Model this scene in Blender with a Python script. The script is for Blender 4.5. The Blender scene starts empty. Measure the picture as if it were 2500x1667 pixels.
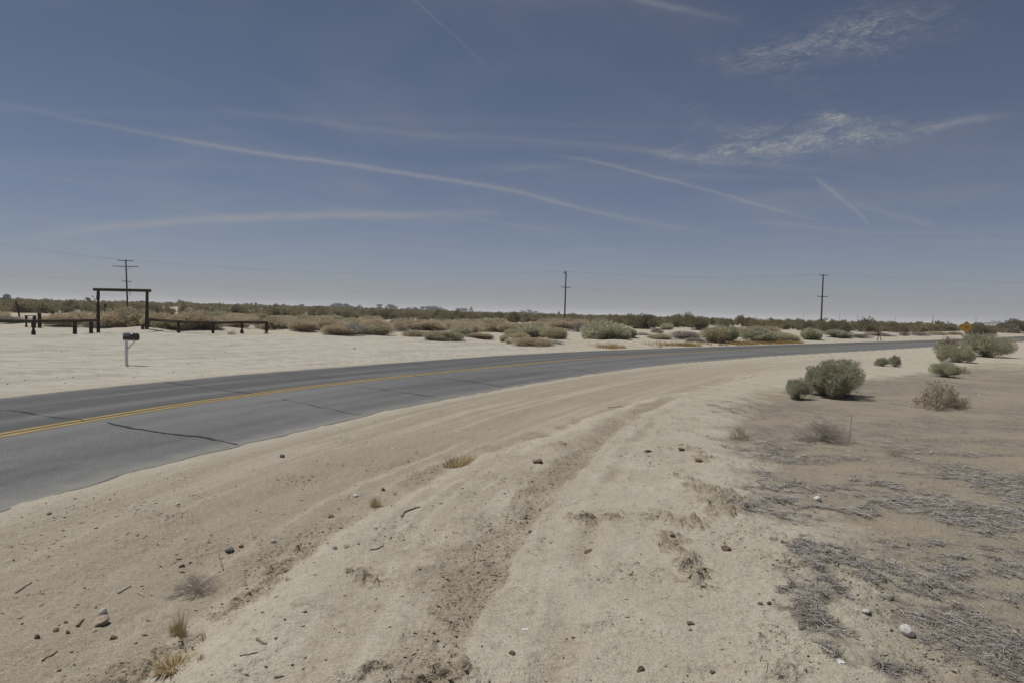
import bpy, math, random
import numpy as np
from mathutils import Vector, Matrix

S = bpy.context.scene
COL = S.collection
R = math.radians
rng = np.random.default_rng(7)
random.seed(7)

# ------------------------------------------------------------------ camera
FPX, W, H = 1667.0, 2500.0, 1667.0          # 24 mm on a 36 mm sensor, in pixels of the photograph
ROLL = R(1.35)
PITCH = math.atan((H / 2 - 765.0) / FPX)
EYE = np.array([0.0, 0.0, 2.0])
FWD = np.array([0, math.cos(PITCH), -math.sin(PITCH)])
_r0 = np.array([1.0, 0, 0]); _u0 = np.cross(_r0, FWD)
RIGHT = _r0 * math.cos(ROLL) + _u0 * math.sin(ROLL)
UP = np.cross(RIGHT, FWD)
cam_d = bpy.data.cameras.new('camera'); cam = bpy.data.objects.new('camera', cam_d); COL.objects.link(cam)
cam_d.sensor_width = 36; cam_d.lens = 24.0; cam_d.clip_start = 0.05; cam_d.clip_end = 60000
cam.matrix_world = Matrix(((RIGHT[0], UP[0], -FWD[0], EYE[0]), (RIGHT[1], UP[1], -FWD[1], EYE[1]),
                           (RIGHT[2], UP[2], -FWD[2], EYE[2]), (0, 0, 0, 1)))
S.camera = cam

# ------------------------------------------------------------------ light: sky, sun, exposure
S.view_settings.view_transform = 'Standard'; S.view_settings.look = 'None'
S.view_settings.exposure = 0.0; S.view_settings.gamma = 1.0
S.view_settings.use_curve_mapping = False
S.cycles.volume_bounces = 1
S.cycles.max_bounces = 6
S.cycles.transparent_max_bounces = 6
TO_SUN = Vector((-0.40, 0.17, 1.0)).normalized()
SUN_EL = math.asin(TO_SUN.z); SUN_AZ = math.atan2(TO_SUN.x, TO_SUN.y)
sun_d = bpy.data.lights.new('sun', 'SUN'); sun = bpy.data.objects.new('sun', sun_d); COL.objects.link(sun)
sun_d.energy = 3.4; sun_d.angle = R(0.53); sun_d.color = (1.0, 0.955, 0.885)
sun.rotation_euler = (-TO_SUN).to_track_quat('-Z', 'Y').to_euler(); sun.location = (0, 0, 60)


def ray(px, py):
    return FWD + RIGHT * ((px - W / 2) / FPX) - UP * ((py - H / 2) / FPX)


def at(px, py, z=0.0):
    d = ray(px, py)
    return EYE + d * ((z - EYE[2]) / d[2])


class NT:
    """small helper round a node tree"""
    def __init__(s, tree): s.t = tree; s.n = tree.nodes; s.l = tree.links
    def add(s, kind, **kw):
        n = s.n.new(kind)
        for k, v in kw.items(): setattr(n, k, v)
        return n
    def put(s, sock, v):
        if isinstance(v, bpy.types.NodeSocket): s.l.new(v, sock)
        elif v is not None: sock.default_value = v
    def math(s, op, a, b=None, c=None, clamp=False):
        n = s.add('ShaderNodeMath', operation=op, use_clamp=clamp)
        for i, v in enumerate((a, b, c)): s.put(n.inputs[i], v)
        return n.outputs[0]
    def vmath(s, op, a, b=None):
        n = s.add('ShaderNodeVectorMath', operation=op)
        s.put(n.inputs[0], a)
        if b is not None: s.put(n.inputs[1], b)
        return n.outputs['Value'] if op in ('DOT_PRODUCT', 'LENGTH') else n.outputs[0]
    def mix(s, f, a, b, blend='MIX'):
        n = s.add('ShaderNodeMix', data_type='RGBA', blend_type=blend)
        s.put(n.inputs[0], f)
        for i, v in ((6, a), (7, b)):
            if isinstance(v, (tuple, list)) and len(v) == 3: v = (*v, 1)
            s.put(n.inputs[i], v)
        return n.outputs[2]
    def rng(s, v, a, b, c=0.0, d=1.0, smooth=True):
        n = s.add('ShaderNodeMapRange', interpolation_type='SMOOTHSTEP' if smooth else 'LINEAR')
        for i, q in enumerate((v, a, b, c, d)): s.put(n.inputs[i], q)
        return n.outputs[0]
    def noise(s, vec, scale, detail=3.0, rough=0.55, dist=0.0):
        n = s.add('ShaderNodeTexNoise')
        if vec is not None: s.put(n.inputs['Vector'], vec)
        n.inputs['Scale'].default_value = scale; n.inputs['Detail'].default_value = detail
        n.inputs['Roughness'].default_value = rough; n.inputs['Distortion'].default_value = dist
        return n.outputs[0]
    def curve(s, v, pts):
        n = s.add('ShaderNodeFloatCurve'); c = n.mapping.curves[0]
        pts = sorted(pts)
        c.points[0].location = pts[0]; c.points[-1].location = pts[-1]
        for p in pts[1:-1]: c.points.new(*p)
        for p in c.points: p.handle_type = 'AUTO'
        n.mapping.extend = 'HORIZONTAL'; n.mapping.update()
        s.put(n.inputs['Value'], v)
        return n.outputs[0]


# world: Nishita sky with thin cirrus and old aircraft trails, all by direction
wd = bpy.data.worlds.new('World'); S.world = wd; wd.use_nodes = True
w = NT(wd.node_tree); w.n.clear()
sky = w.add('ShaderNodeTexSky', sky_type='NISHITA', sun_disc=False, sun_elevation=SUN_EL, sun_rotation=SUN_AZ,
            altitude=700.0, air_density=0.5, dust_density=0.2, ozone_density=3.0)
geo = w.add('ShaderNodeNewGeometry')
dirv = w.vmath('MULTIPLY', geo.outputs['Incoming'], (-1, -1, -1))
sep = w.add('ShaderNodeSeparateXYZ'); w.l.new(dirv, sep.inputs[0])
dx, dy, dz = sep.outputs
yy = w.math('MAXIMUM', dy, 0.05)
wob = w.noise(dirv, 9.0, 4.0, 0.6)
u = w.math('DIVIDE', dx, yy)
v = w.math('ADD', w.math('DIVIDE', dz, yy), w.math('MULTIPLY', w.math('SUBTRACT', wob, 0.5), 0.010))
U0, U1, V1 = -0.85, 0.85, 0.6
un = w.math('DIVIDE', w.math('SUBTRACT', u, U0), U1 - U0)
vn = w.math('DIVIDE', v, V1)
front = w.rng(dy, 0.1, 0.3)


def uv(px, py):
    d = ray(px, py); return (d[0] / d[1] - U0) / (U1 - U0), d[2] / d[1] / V1


zc = w.math('MAXIMUM', dz, 0.03)
plane = w.add('ShaderNodeCombineXYZ')
w.l.new(w.math('DIVIDE', dx, zc), plane.inputs[0]); w.l.new(w.math('DIVIDE', dy, zc), plane.inputs[1])
feather = w.add('ShaderNodeCombineXYZ')                                # streaky coordinates for the cirrus
w.l.new(w.math('ADD', w.math('MULTIPLY', u, 11.0), w.math('MULTIPLY', v, 5.0)), feather.inputs[0])
w.l.new(w.math('SUBTRACT', w.math('MULTIPLY', v, 34.0), w.math('MULTIPLY', u, 7.0)), feather.inputs[1])
w.l.new(w.math('MULTIPLY', front, 3.0), feather.inputs[2])
wisp = w.noise(feather.outputs[0], 1.6, 8.0, 0.70, 0.9)
fine = w.noise(feather.outputs[0], 5.5, 6.0, 0.70, 1.4)
# each trail: pixel points along it with (x, y, half width in px, strength)
TRAILS = [
    [(-30, 248, 8, .10), (255, 305, 9, .16), (574, 364, 8, .34), (829, 401, 7, .38), (1084, 436, 8, .36), (1275, 471, 8, .34), (1500, 526, 9, .26), (1683, 561, 9, .14), (1840, 590, 9, 0)],
    [(20, 590, 16, .0), (180, 566, 20, .30), (319, 549, 18, .40), (574, 535, 14, .46), (797, 527, 11, .40), (1084, 522, 12, .26), (1230, 516, 12, 0)],
    [(869, 490, 5, 0), (1084, 522, 5, .12), (1230, 545, 6, .14), (1380, 565, 5, 0)],
    [(500, 268, 16, 0), (660, 283, 16, .12), (957, 324, 14, .10), (1250, 340, 13, .10), (1500, 359, 12, .12), (1683, 384, 13, .22), (1840, 398, 9, .14), (2286, 457, 8, 0)],
    [(1339, 376, 7, 0), (1441, 391, 5, .22), (1520, 412, 5, .28), (1713, 461, 5, .27), (1880, 507, 5, .22), (2030, 548, 5, 0)],
    [(1830, 534, 5, 0), (1930, 548, 6, .16), (2031, 561, 7, .2), (2121, 567, 8, .13), (2300, 566, 9, .12), (2520, 562, 9, .1)],
    [(1988, 434, 8, 0), (2000, 444, 8, .3), (2036, 472, 8, .26), (2078, 506, 8, .24), (2112, 536, 9, .3), (2126, 552, 9, 0)],
    [(2070, 494, 10, 0), (2120, 508, 12, .12), (2180, 525, 13, .18), (2245, 541, 13, .2), (2290, 555, 10, 0)],
    [(1000, -10, 4, .12), (1080, 62, 4, .12), (1201, 176, 4, 0)],
    [(1520, -15, 14, .2), (1600, 8, 16, .22), (1700, 32, 13, .16), (1830, 56, 10, 0)],
    [(2200, 322, 20, 0), (2260, 312, 20, .2), (2372, 294, 17, .24), (2420, 288, 14, .14), (2520, 272, 12, 0)],
    [(1200, 425, 12, 0), (1260, 413, 12, .13), (1352, 406, 10, .1), (1420, 404, 9, 0)],
    [(1560, 300, 8, 0), (1690, 320, 10, .05), (1800, 330, 9, 0)],
]
alpha = None
for T in TRAILS:
    line = w.curve(un, [uv(p[0], p[1]) for p in T])
    stre = w.curve(un, [(uv(p[0], p[1])[0], p[3]) for p in T])
    hw = .62 * np.mean([p[2] for p in T]) / FPX / V1
    dist = w.math('DIVIDE', w.math('SUBTRACT', vn, line), float(hw))
    g = w.math('POWER', 2.718, w.math('MULTIPLY', w.math('MULTIPLY', dist, dist), -1.0))
    soft = w.math('POWER', 2.718, w.math('MULTIPLY', w.math('MULTIPLY', dist, dist), -.10))
    a = w.math('MULTIPLY', w.math('ADD', w.math('MULTIPLY', g, .95), w.math('MULTIPLY', soft, .22)), w.math('MAXIMUM', stre, 0.0))
    alpha = a if alpha is None else w.math('MAXIMUM', alpha, a)
alpha = w.math('MULTIPLY', alpha, w.rng(wisp, 0.2, 0.62, 0.55, 1.1))
# cirrus patches: soft ellipses (px centre, radii, angle deg, strength) broken up by noise
PATCH = [(2035, 95, 150, 36, -14, .55), (1880, 140, 75, 26, -10, .5), (2120, 80, 60, 60, 25, .3), (1770, 155, 60, 14, 10, .25),
         (1900, 350, 190, 38, -7, .62), (2040, 288, 32, 13, 2, .75), (2060, 335, 130, 38, -8, .4), (1760, 372, 130, 18, -4, .4),
         (2220, 318, 90, 20, -12, .35), (1960, 200, 90, 40, 25, .16), (2260, 50, 140, 60, -15, .2), (1700, 280, 120, 24, 18, .14),
         (863, 688, 20, 6, 0, .25), (1700, 667, 12, 4, 0, .4), (1803, 654, 15, 5, 0, .4)]
pa = None
for (px, py, rx, ry, an, stg) in PATCH:
    cu, cv = uv(px, py); cu = cu * (U1 - U0) + U0; cv *= V1
    du = w.math('SUBTRACT', u, cu); dv = w.math('SUBTRACT', v, cv)
    ca, sa = math.cos(R(-an)), math.sin(R(-an))
    e1 = w.math('DIVIDE', w.math('ADD', w.math('MULTIPLY', du, ca), w.math('MULTIPLY', dv, sa)), rx / FPX)
    e2 = w.math('DIVIDE', w.math('SUBTRACT', w.math('MULTIPLY', dv, ca), w.math('MULTIPLY', du, sa)), ry / FPX)
    q = w.math('ADD', w.math('MULTIPLY', e1, e1), w.math('MULTIPLY', e2, e2))
    g = w.math('MULTIPLY', w.math('POWER', 2.718, w.math('MULTIPLY', q, -0.9)), stg)
    pa = g if pa is None else w.math('ADD', pa, g)
pa = w.math('MULTIPLY', pa, w.math('MULTIPLY', w.rng(wisp, 0.34, 0.68), w.rng(fine, 0.36, 0.66, 0.25, 1.25)))
veil = w.math('MULTIPLY', w.rng(w.noise(plane.outputs[0], 0.55, 5.0, 0.6, 0.8), 0.42, 0.80), 0.20)
cl = w.math('ADD', w.math('MULTIPLY', w.math('ADD', alpha, pa), front), veil, clamp=True)
cloud_col = (5.3, 5.35, 5.3, 1)
# dusty cirrostratus veil over the whole sky: thicker along slanting paths
slant = w.math('DIVIDE', -0.056, w.math('MAXIMUM', dz, 0.004))
dust = w.math('SUBTRACT', 1.0, w.math('POWER', 2.718, slant))
bg = w.add('ShaderNodeBackground'); bg.inputs[1].default_value = 0.060
w.l.new(w.mix(cl, w.mix(dust, sky.outputs[0], (4.35, 4.42, 4.62)), cloud_col), bg.inputs[0])
wo = w.add('ShaderNodeOutputWorld'); w.l.new(bg.outputs[0], wo.inputs[0])


# ------------------------------------------------------------------ numpy noise and lines
def _h(ix, iy, seed):
    n = (ix.astype(np.int64) * 374761393 + iy.astype(np.int64) * 668265263 + seed * 1442695041) & 0xffffffff
    n = ((n ^ (n >> 13)) * 1274126177) & 0xffffffff
    return ((n ^ (n >> 16)) & 0xffff) / 65535.0


def vnoise(x, y, seed=0):
    ix = np.floor(x); iy = np.floor(y); fx = x - ix; fy = y - iy
    fx = fx * fx * fx * (fx * (fx * 6 - 15) + 10); fy = fy * fy * fy * (fy * (fy * 6 - 15) + 10)
    a = _h(ix, iy, seed); b = _h(ix + 1, iy, seed); c = _h(ix, iy + 1, seed); d = _h(ix + 1, iy + 1, seed)
    return (a * (1 - fx) + b * fx) * (1 - fy) + (c * (1 - fx) + d * fx) * fy - 0.5


def fbm(x, y, seed=0, oct=4, gain=0.5):
    s = 0; a = 1.0
    for i in range(oct):
        s = s + a * vnoise(x + i * 17.3, y - i * 9.1, seed + i); x = x * 2.03; y = y * 2.03; a *= gain
    return s


def ss(a, b, x):
    t = np.clip((x - a) / (b - a), 0, 1); return t * t * (3 - 2 * t)


def spline(P, n=24):
    """Catmull-Rom through 2-D points"""
    P = [np.array(p, float) for p in P]; P = [2 * P[0] - P[1]] + P + [2 * P[-1] - P[-2]]
    out = []
    for i in range(1, len(P) - 2):
        p0, p1, p2, p3 = P[i - 1:i + 3]
        for t in np.linspace(0, 1, n, endpoint=False):
            out.append(0.5 * (2 * p1 + (p2 - p0) * t + (2 * p0 - 5 * p1 + 4 * p2 - p3) * t * t + (3 * p1 - p0 - 3 * p2 + p3) * t ** 3))
    out.append(P[-2]); return np.array(out)


def linedist(x, y, L):
    """signed distance (right of the line positive) and the arc length of the foot"""
    A = L[:-1]; B = L[1:]; D = B - A; ln = np.hypot(D[:, 0], D[:, 1]); cum = np.concatenate([[0], np.cumsum(ln)[:-1]])
    out = np.empty(x.shape); arc = np.empty(x.shape)
    for s in range(0, x.size, 20000):
        X = x[s:s + 20000, None] - A[None, :, 0]; Y = y[s:s + 20000, None] - A[None, :, 1]
        t = np.clip((X * D[:, 0] + Y * D[:, 1]) / (ln * ln), 0, 1)
        ex = X - t * D[:, 0]; ey = Y - t * D[:, 1]; d2 = ex * ex + ey * ey
        k = np.argmin(d2, axis=1); ii = np.arange(len(k))
        cr = D[k, 0] * Y[ii, k] - D[k, 1] * X[ii, k]
        out[s:s + 20000] = np.sqrt(d2[ii, k]) * np.where(cr < 0, 1, -1)
        arc[s:s + 20000] = cum[k] + t[ii, k] * ln[k]
    return out, arc


def capsdist(x, y, L):
    d, _ = linedist(x, y, np.array(L, float) if len(L) > 1 else np.array([L[0], (L[0][0] + .01, L[0][1])], float))
    return np.abs(d)


# ------------------------------------------------------------------ lines of the place (metres; camera at the origin looking along +y)
ROAD = spline([(-6.6, -40), (-8.0, -18), (-8.35, -4), (-7.85, 7), (-7.05, 11.7), (-5.35, 16.4), (-2.4, 21.9), (2.4, 29.5), (6.6, 34.8),
               (12.2, 40.9), (19.2, 47.6), (31, 58.5), (48, 74.5), (75, 101), (120, 148), (220, 255)], 8)
ROAD_D = np.diff(ROAD, axis=0); ROAD_S = np.concatenate([[0], np.cumsum(np.hypot(ROAD_D[:, 0], ROAD_D[:, 1]))])
s_of = lambda yv: float(np.interp(yv, ROAD[:, 1], ROAD_S))
NEAR_W = lambda s: np.interp(s, [s_of(q) for q in (0, 6.6, 9.3, 13, 18, 26, 36, 45, 60, 90)], [3.0, 3.1, 3.45, 3.8, 3.85, 3.7, 3.95, 3.95, 3.6, 3.5])
FAR_W = lambda s: np.interp(s, [s_of(q) for q in (0, 20, 30, 45, 60, 90)], [4.1, 4.1, 4.0, 3.6, 3.8, 3.7])


def px_line(P, z, ext=True):
    L = [at(p[0], p[1], z)[:2] for p in P]
    if ext:                                                            # carry the line on towards and past the camera
        d = (L[0] - L[1]) / np.hypot(*(L[0] - L[1])); L = [L[0] + d * 3.6, L[0] + d * 2.0, L[0] + d * .8] + L
    return [tuple(p) for p in L]


CREST = spline(px_line([(300, 1667), (420, 1540), (640, 1370), (800, 1270), (960, 1180), (1110, 1115), (1250, 1065), (1400, 1015), (1560, 965), (1750, 925)], 0.2) + [(9.5, 26.0), (16, 32)], 4)
BACK = spline(px_line([(2030, 1667), (2016, 1590), (1961, 1490), (1970, 1407), (1933, 1311), (1869, 1243), (1801, 1180), (1741, 1101), (1719, 1030), (1755, 985), (1850, 935)], 0.22) + [(14, 25.5), (21, 32)], 4)
T1R = px_line([(1110, 1667), (1120, 1618), (1170, 1476), (1216, 1444), (1257, 1361), (1307, 1270), (1353, 1206), (1435, 1124), (1490, 1064), (1582, 1000), (1673, 959), (1807, 917), (1900, 897), (2010, 883), (2130, 872)], 0.2)
T1L = px_line([(985, 1667), (1005, 1590), (1056, 1476), (1106, 1352), (1170, 1270), (1261, 1224), (1307, 1156), (1376, 1105), (1467, 1041), (1536, 1000), (1627, 964), (1785, 919), (1885, 899), (1995, 885), (2115, 874)], 0.2)
TR_R = spline(T1R, 3); TR_L = spline(T1L, 3)
T2 = spline(px_line([(1325, 1667), (1344, 1627), (1385, 1490), (1403, 1398), (1426, 1330), (1444, 1279), (1499, 1142), (1536, 1087), (1591, 1023), (1641, 991), (1720, 952), (1830, 921)], 0.25), 3)
T3 = spline(px_line([(0, 1480), (330, 1350), (620, 1220), (900, 1120), (1180, 1030), (1420, 965), (1650, 920)], 0.05), 4)
T4 = spline(px_line([(0, 1560), (300, 1420), (560, 1290), (850, 1170), (1100, 1080)], 0.05), 4)


def zpx(z, *P): return [tuple(at(1650 + a / 2.187, 950 + b / 2.187, z)[:2]) for a, b in P]


LITTER = [(zpx(.1, (690, 830), (760, 960), (760, 1090)), .17), (zpx(.1, (700, 1200), (860, 1370), (1000, 1440), (1200, 1510)), .16),
          (zpx(.1, (850, 870), (1000, 920)), .08), (zpx(.1, (1000, 980), (1200, 960), (1300, 1080), (1480, 1030)), .26), (zpx(.1, (1480, 1030), (1640, 920), (1700, 900)), .24),
          (zpx(.1, (1130, 1150), (1400, 1180)), .1), (zpx(.1, (1300, 1260), (1500, 1350), (1650, 1420), (1900, 1560)), .22), (zpx(.1, (1550, 1180), (1800, 1330)), .16),
          (zpx(.1, (500, 480), (560, 590), (590, 680)), .3), (zpx(.1, (760, 510), (900, 530)), .25), (zpx(.1, (850, 630), (1000, 650), (1100, 590), (1250, 600), (1400, 640), (1600, 670)), .2),
          (zpx(.1, (1430, 800)), .12), (zpx(.1, (1320, 885)), .1), (zpx(.1, (1700, 830)), .14), (zpx(.1, (1500, 718)), .12), (zpx(.1, (1220, 520), (1300, 540)), .25),
          (zpx(.1, (1030, 470), (1090, 490)), .25), (zpx(.1, (1700, 450), (1850, 480)), .5), (zpx(.1, (1520, 610), (1780, 605)), .2), (zpx(.1, (1720, 750)), .16),
          (zpx(.1, (450, 330), (500, 300), (560, 230)), .4), (zpx(.1, (980, 230), (1200, 260)), .5), (zpx(.1, (430, 110), (700, 110)), .8), (zpx(.1, (1250, 180), (1500, 190)), .5)]

DEBRIS = [(px_line(P, .22, False), q) for P, q in (([(1610, 1250), (1690, 1262)], .13), ([(1640, 1300), (1680, 1350), (1700, 1405)], .10), ([(1395, 1256), (1490, 1250)], .10), ([(880, 1385), (915, 1402)], .07),
          ([(865, 1635), (930, 1605)], .07), ([(1680, 1160), (1760, 1195), (1775, 1240)], .16), ([(1680, 1085), (1730, 1110)], .18), ([(1330, 1085), (1380, 1080)], .12), ([(560, 1430), (680, 1340), (760, 1290)], .12), ([(330, 1560), (430, 1500)], .08), ([(1150, 1620), (1000, 1640)], .1))]
# ------------------------------------------------------------------ the ground: one height function used by everything
def ground(x, y, masks=False):
    x = np.asarray(x, float); y = np.asarray(y, float); shp = x.shape; x = x.ravel(); y = y.ravel()
    r = np.hypot(x, y)
    near = (r < 260)
    ud = np.full(x.shape, 999.0); us = np.zeros(x.shape)
    if near.any():
        ud[near], us[near] = linedist(x[near], y[near], ROAD)
    road_e = np.where(ud > 0, ud - NEAR_W(us), -ud - FAR_W(us))           # > 0 outside the asphalt
    road_e = np.where(near, road_e, 999.0)
    z = 0.05 * fbm(x / 9, y / 9, 3, 3) * ss(0.3, 6, road_e)
    # low dunes and hummocks far off
    z += ss(55, 110, r) * 0.55 * np.maximum(fbm(x / 16, y / 16, 11, 3) + 0.12, -0.15) * ss(1, 18, road_e)
    z += ss(120, 320, r) * ss(20, -160, x) * 1.5 * (0.75 + 0.5 * fbm(x / 70, y / 70, 21, 2))
    z += ss(90, 260, r) * 0.7 * fbm(x / 60, y / 60, 31, 2)
    z *= 1 - 0.6 * ss(700, 2500, r)
    m_track = np.zeros(x.shape); m_lit = np.zeros(x.shape); m_pale = np.zeros(x.shape); m_tan = np.zeros(x.shape)
    m_rough = np.zeros(x.shape)
    nf = (r < 60) & (ud < 0)                                             # beyond the road: only broad texture
    if nf.any():
        X = x[nf]; Y = y[nf]; q = np.hypot(X, Y)
        z[nf] += (.006 * fbm(X / 1.6, Y / 1.6, 78, 3) * ss(60, 25, q) + .006 * fbm(X / .5, Y / .5, 75, 2) * ss(26, 14, q)) * ss(0, .8, road_e[nf])
    nn = (r < 44) & (ud > -8) & (ud > 0)
    if nn.any():
        X = x[nn]; Y = y[nn]; RE = road_e[nn]; Q = np.hypot(X, Y)
        side = 1.0
        wob = 0.13 * fbm(X / .55, Y / .55, 41, 4, .6) * np.clip(Q / 5, .7, 2.5)
        dc, _ = linedist(X, Y, CREST); dc = dc + wob
        db, _ = linedist(X, Y, BACK); db = db + 2.2 * wob
        fade = ss(34, 9, Y) * ss(.6, 3, RE)
        berm = ss(-0.10, 0.50, dc) * (1 - 0.62 * ss(-0.5, 1.6, db)) * 0.165 * fade
        berm += 0.020 * np.exp(-((dc - .35) / .35) ** 2) * fade
        Z = berm
        # ruts
        dl, _ = linedist(X, Y, TR_L); dr, _ = linedist(X, Y, TR_R)
        wt = wob * np.clip(5.5 / Q, .12, 1); dl = dl + 1.5 * wt; dr = dr + .55 * wt
        inside = ss(-.2, .2, dl) * ss(.03, -.05, dr)
        tf = ss(44, 30, Y)
        Z = Z - .026 * inside * tf + .008 * np.exp(-((dr - .06) / .08) ** 2) * tf
        M = ss(-.3, .2, dl) * ss(.05, -.02, dr)
        d2, _ = linedist(X, Y, T2); d2 = np.abs(d2 + .4 * wob)
        brk = np.clip(.55 + 1.2 * fbm(X / .6, Y / .6, 49, 3), 0, 1.2)
        Z = Z - .020 * np.exp(-(d2 / .08) ** 2) * ss(26, 14, Y) * brk + .009 * np.exp(-((d2 - .15) / .05) ** 2) * brk
        for L, wd_, dp in ((T3, .16, .022), (T4, .1, .016)):
            d3, _ = linedist(X, Y, L); d3 = np.abs(d3 + .6 * wob)
            Z = Z - dp * np.exp(-(d3 / wd_) ** 2) * (.7 + fbm(X / .6, Y / .6, 47, 2)) * ss(.2, 1, RE)
        # grader lines running along the shoulder
        Z = Z + .004 * np.sin(RE * 9 + 3 * fbm(X / 2, Y / 2, 55, 2)) * ss(.3, .8, RE) * ss(5, 3, RE)
        rough = np.clip(.28 + 1.0 * fbm(X / .8, Y / .8, 61, 4, .6), .05, 1) * ss(.05, .5, RE)
        rough = np.maximum(rough, M * .95)
        toe = np.exp(-((dc + .24) / .20) ** 2) * fade * np.clip(.55 + 1.3 * fbm(X / .5, Y / .5, 65, 3), 0, 1)
        rough = np.maximum(rough, toe)
        edge = np.exp(-((db + .1) / .45) ** 2) * fade * np.clip(.4 + 1.6 * fbm(X / .35, Y / .35, 63, 3), 0, 1)
        rough = np.maximum(rough, edge)
        lump = fbm(X / .085, Y / .085, 71, 3, .6)
        Z = Z + rough * .034 * np.maximum(lump, -.15) * ss(14, 5, Q)
        Z = Z + .016 * fbm(X / .24, Y / .24, 75, 4, .55) * ss(0, .4, RE) * ss(18, 7, Q)
        Z = Z + .019 * fbm(X / .8, Y / .8, 78, 3) * ss(0, .8, RE) * ss(38, 15, Q)
        bits = np.clip(fbm(X / .20, Y / .16, 87, 4, .65) - .33, 0, 1) * ss(0, .6, RE) * ss(.1, -.2, RE - 30)
        spoil = np.clip(fbm(X / .16, Y / .16, 83, 4, .6) - .02, 0, 1) * (edge + toe * .8) + bits
        deb = np.zeros(X.shape); qs = (Y < 16) & (Y > 1.5)
        for L, rr in DEBRIS:
            deb[qs] = np.maximum(deb[qs], ss(rr * 1.5, rr * .4, capsdist(X[qs], Y[qs], L) + fbm(X[qs] / .12, Y[qs] / .12, 89, 4, .65) * rr * 1.6))
        rough = np.maximum(rough, deb)
        spoil = spoil + deb * np.clip(.25 + fbm(X / .07, Y / .07, 85, 3, .6), 0, 1)
        Z = Z + (.075 * spoil - .050 * bits) * ss(14, 6, Q)
        lit = np.zeros(X.shape)
        sel = (X > .4) & (Y > 1) & (Y < 24)
        if sel.any():
            xs, ys = X[sel], Y[sel]; wv = fbm(xs / .24, ys / .24, 91, 4, .65); ls = np.zeros(xs.shape)
            for L, rr in LITTER:
                d = capsdist(xs, ys, L) / 1.18 + wv * rr * 1.2
                ls = np.maximum(ls, ss(rr * 1.25, rr * .55, d))
            lit[sel] = ls * np.clip(.75 + 1.1 * fbm(xs / .13, ys / .13, 93, 3), .1, 1)
        flat = ss(.1, .9, db) * ss(42, 26, Y) * ss(1.5, 4, RE)
        gen = ss(-.3, .40, fbm(X / 1.6, Y / .8, 95, 5, .68) + .10 * ss(6, 12, Y)) * .85 * flat
        lit = np.maximum(lit, gen)
        Z = Z + .012 * lit * np.abs(fbm(X / .05, Y / .05, 97, 2)) * ss(9, 5, Q)
        z[nn] += Z
        m_track[nn] = .45 * deb + np.clip(M * tf * (0.8 + 1.1 * fbm(X / .3, Y / .3, 99, 4, .6)), 0, 1) + .8 * spoil + toe * .95 +   .5 * np.exp(-(d2 / .1) ** 2) * brk * ss(20, 10, Y)
        m_lit[nn] = lit
        m_rough[nn] = rough
        m_tan[nn] = ss(.1, -.5, dc) * ss(.0, .6, RE) * ss(40, 20, Y) * .85 + 1.0 * flat
    far_side = (ud < 0) & (r < 200)
    # the pale packed turnout in front of the gate
    tx = x * 0.75 - y * 0.66
    lim = 48.5 + 1.5 * fbm(x / 6, y / 6, 101, 3)
    pale = far_side * ss(.1, 1.0, road_e) * ss(lim + 1.5, lim - 1.0, y + .05 * x) * ss(3.6, 1.2, x + .25 * (y - 38) + 1.2 * fbm(x / 3, y / 3, 103, 3))
    m_pale = np.clip(pale, 0, 1)
    z = z * (1 - .85 * m_pale * ss(60, 50, r))
    # bedded under the asphalt
    z = np.where(road_e < .5, z * ss(-.1, .5, road_e), z)
    eo = np.where(ud > 0, NEAR_W(us), FAR_W(us))
    lip = .035 - .0022 * eo * eo + .012 * fbm(x / .35, y / .35, 151, 3) - .003
    z = np.where(near, z + (lip - .0) * ss(.7, .0, road_e) * ss(-.5, -.05, road_e) - .07 * ss(-.06, -.4, road_e), z)
    # verge banks beyond the road on the far side
    bank = far_side * ss(1.2, 5, road_e) * ss(36, 48, y) * ss(170, 60, y) * (1 - m_pale)
    z = z + bank * .28 * np.clip(.5 + 1.5 * fbm(x / 4.5, y / 4.5, 107, 3), 0, 1.3)
    if not masks: return z.reshape(shp)
    return z, dict(track=np.clip(m_track, 0, 1), litter=np.clip(m_lit, 0, 1), pale=m_pale, tan=np.clip(m_tan, 0, 1), rough=np.clip(m_rough, 0, 1),
                   streak=np.clip(.5 + (fbm(us / 7, road_e / .16, 161, 4, .6) * ss(0, .5, road_e) * ss(7, 3, road_e) + 1.1 * fbm(us / 4, road_e / .7, 163, 4, .6) * m_pale) * (r < 60), 0, 1))


GRID = {}


def lay(x, y, keys=()):
    """height (and masks) of the built ground sheet, read off its own grid"""
    x = np.asarray(x, float); y = np.asarray(y, float)
    r = np.clip(np.hypot(x, y), GRID['r'][0], GRID['r'][-2] * .999); a = np.clip((np.arctan2(x, y) + R(50)) / R(100) * 899, 0, 898.999)
    i = np.searchsorted(GRID['r'], r, 'right') - 1; j = a.astype(int); fj = a - j; fi = (r - GRID['r'][i]) / (GRID['r'][i + 1] - GRID['r'][i])
    def get(G): return (G[i, j] * (1 - fj) + G[i, j + 1] * fj) * (1 - fi) + (G[i + 1, j] * (1 - fj) + G[i + 1, j + 1] * fj) * fi
    if keys: return get(GRID['z']), {k: get(GRID[k]) for k in keys}
    return get(GRID['z'])


def gz(x, y):
    if GRID and abs(math.atan2(x, y)) < R(50): return float(lay(x, y))
    return float(ground(np.array([x]), np.array([y]))[0])


def spot(px, py):
    """where the ray through a pixel of the photograph meets the ground"""
    z = 0.0
    for _ in range(6):
        p = at(px, py, z)
        if p[1] < 0 or np.hypot(p[0], p[1]) > 400: p = at(px, py, 0.0); break
        z = 0.6 * gz(p[0], p[1]) + 0.4 * z
    return np.array([p[0], p[1], gz(p[0], p[1])])


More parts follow.
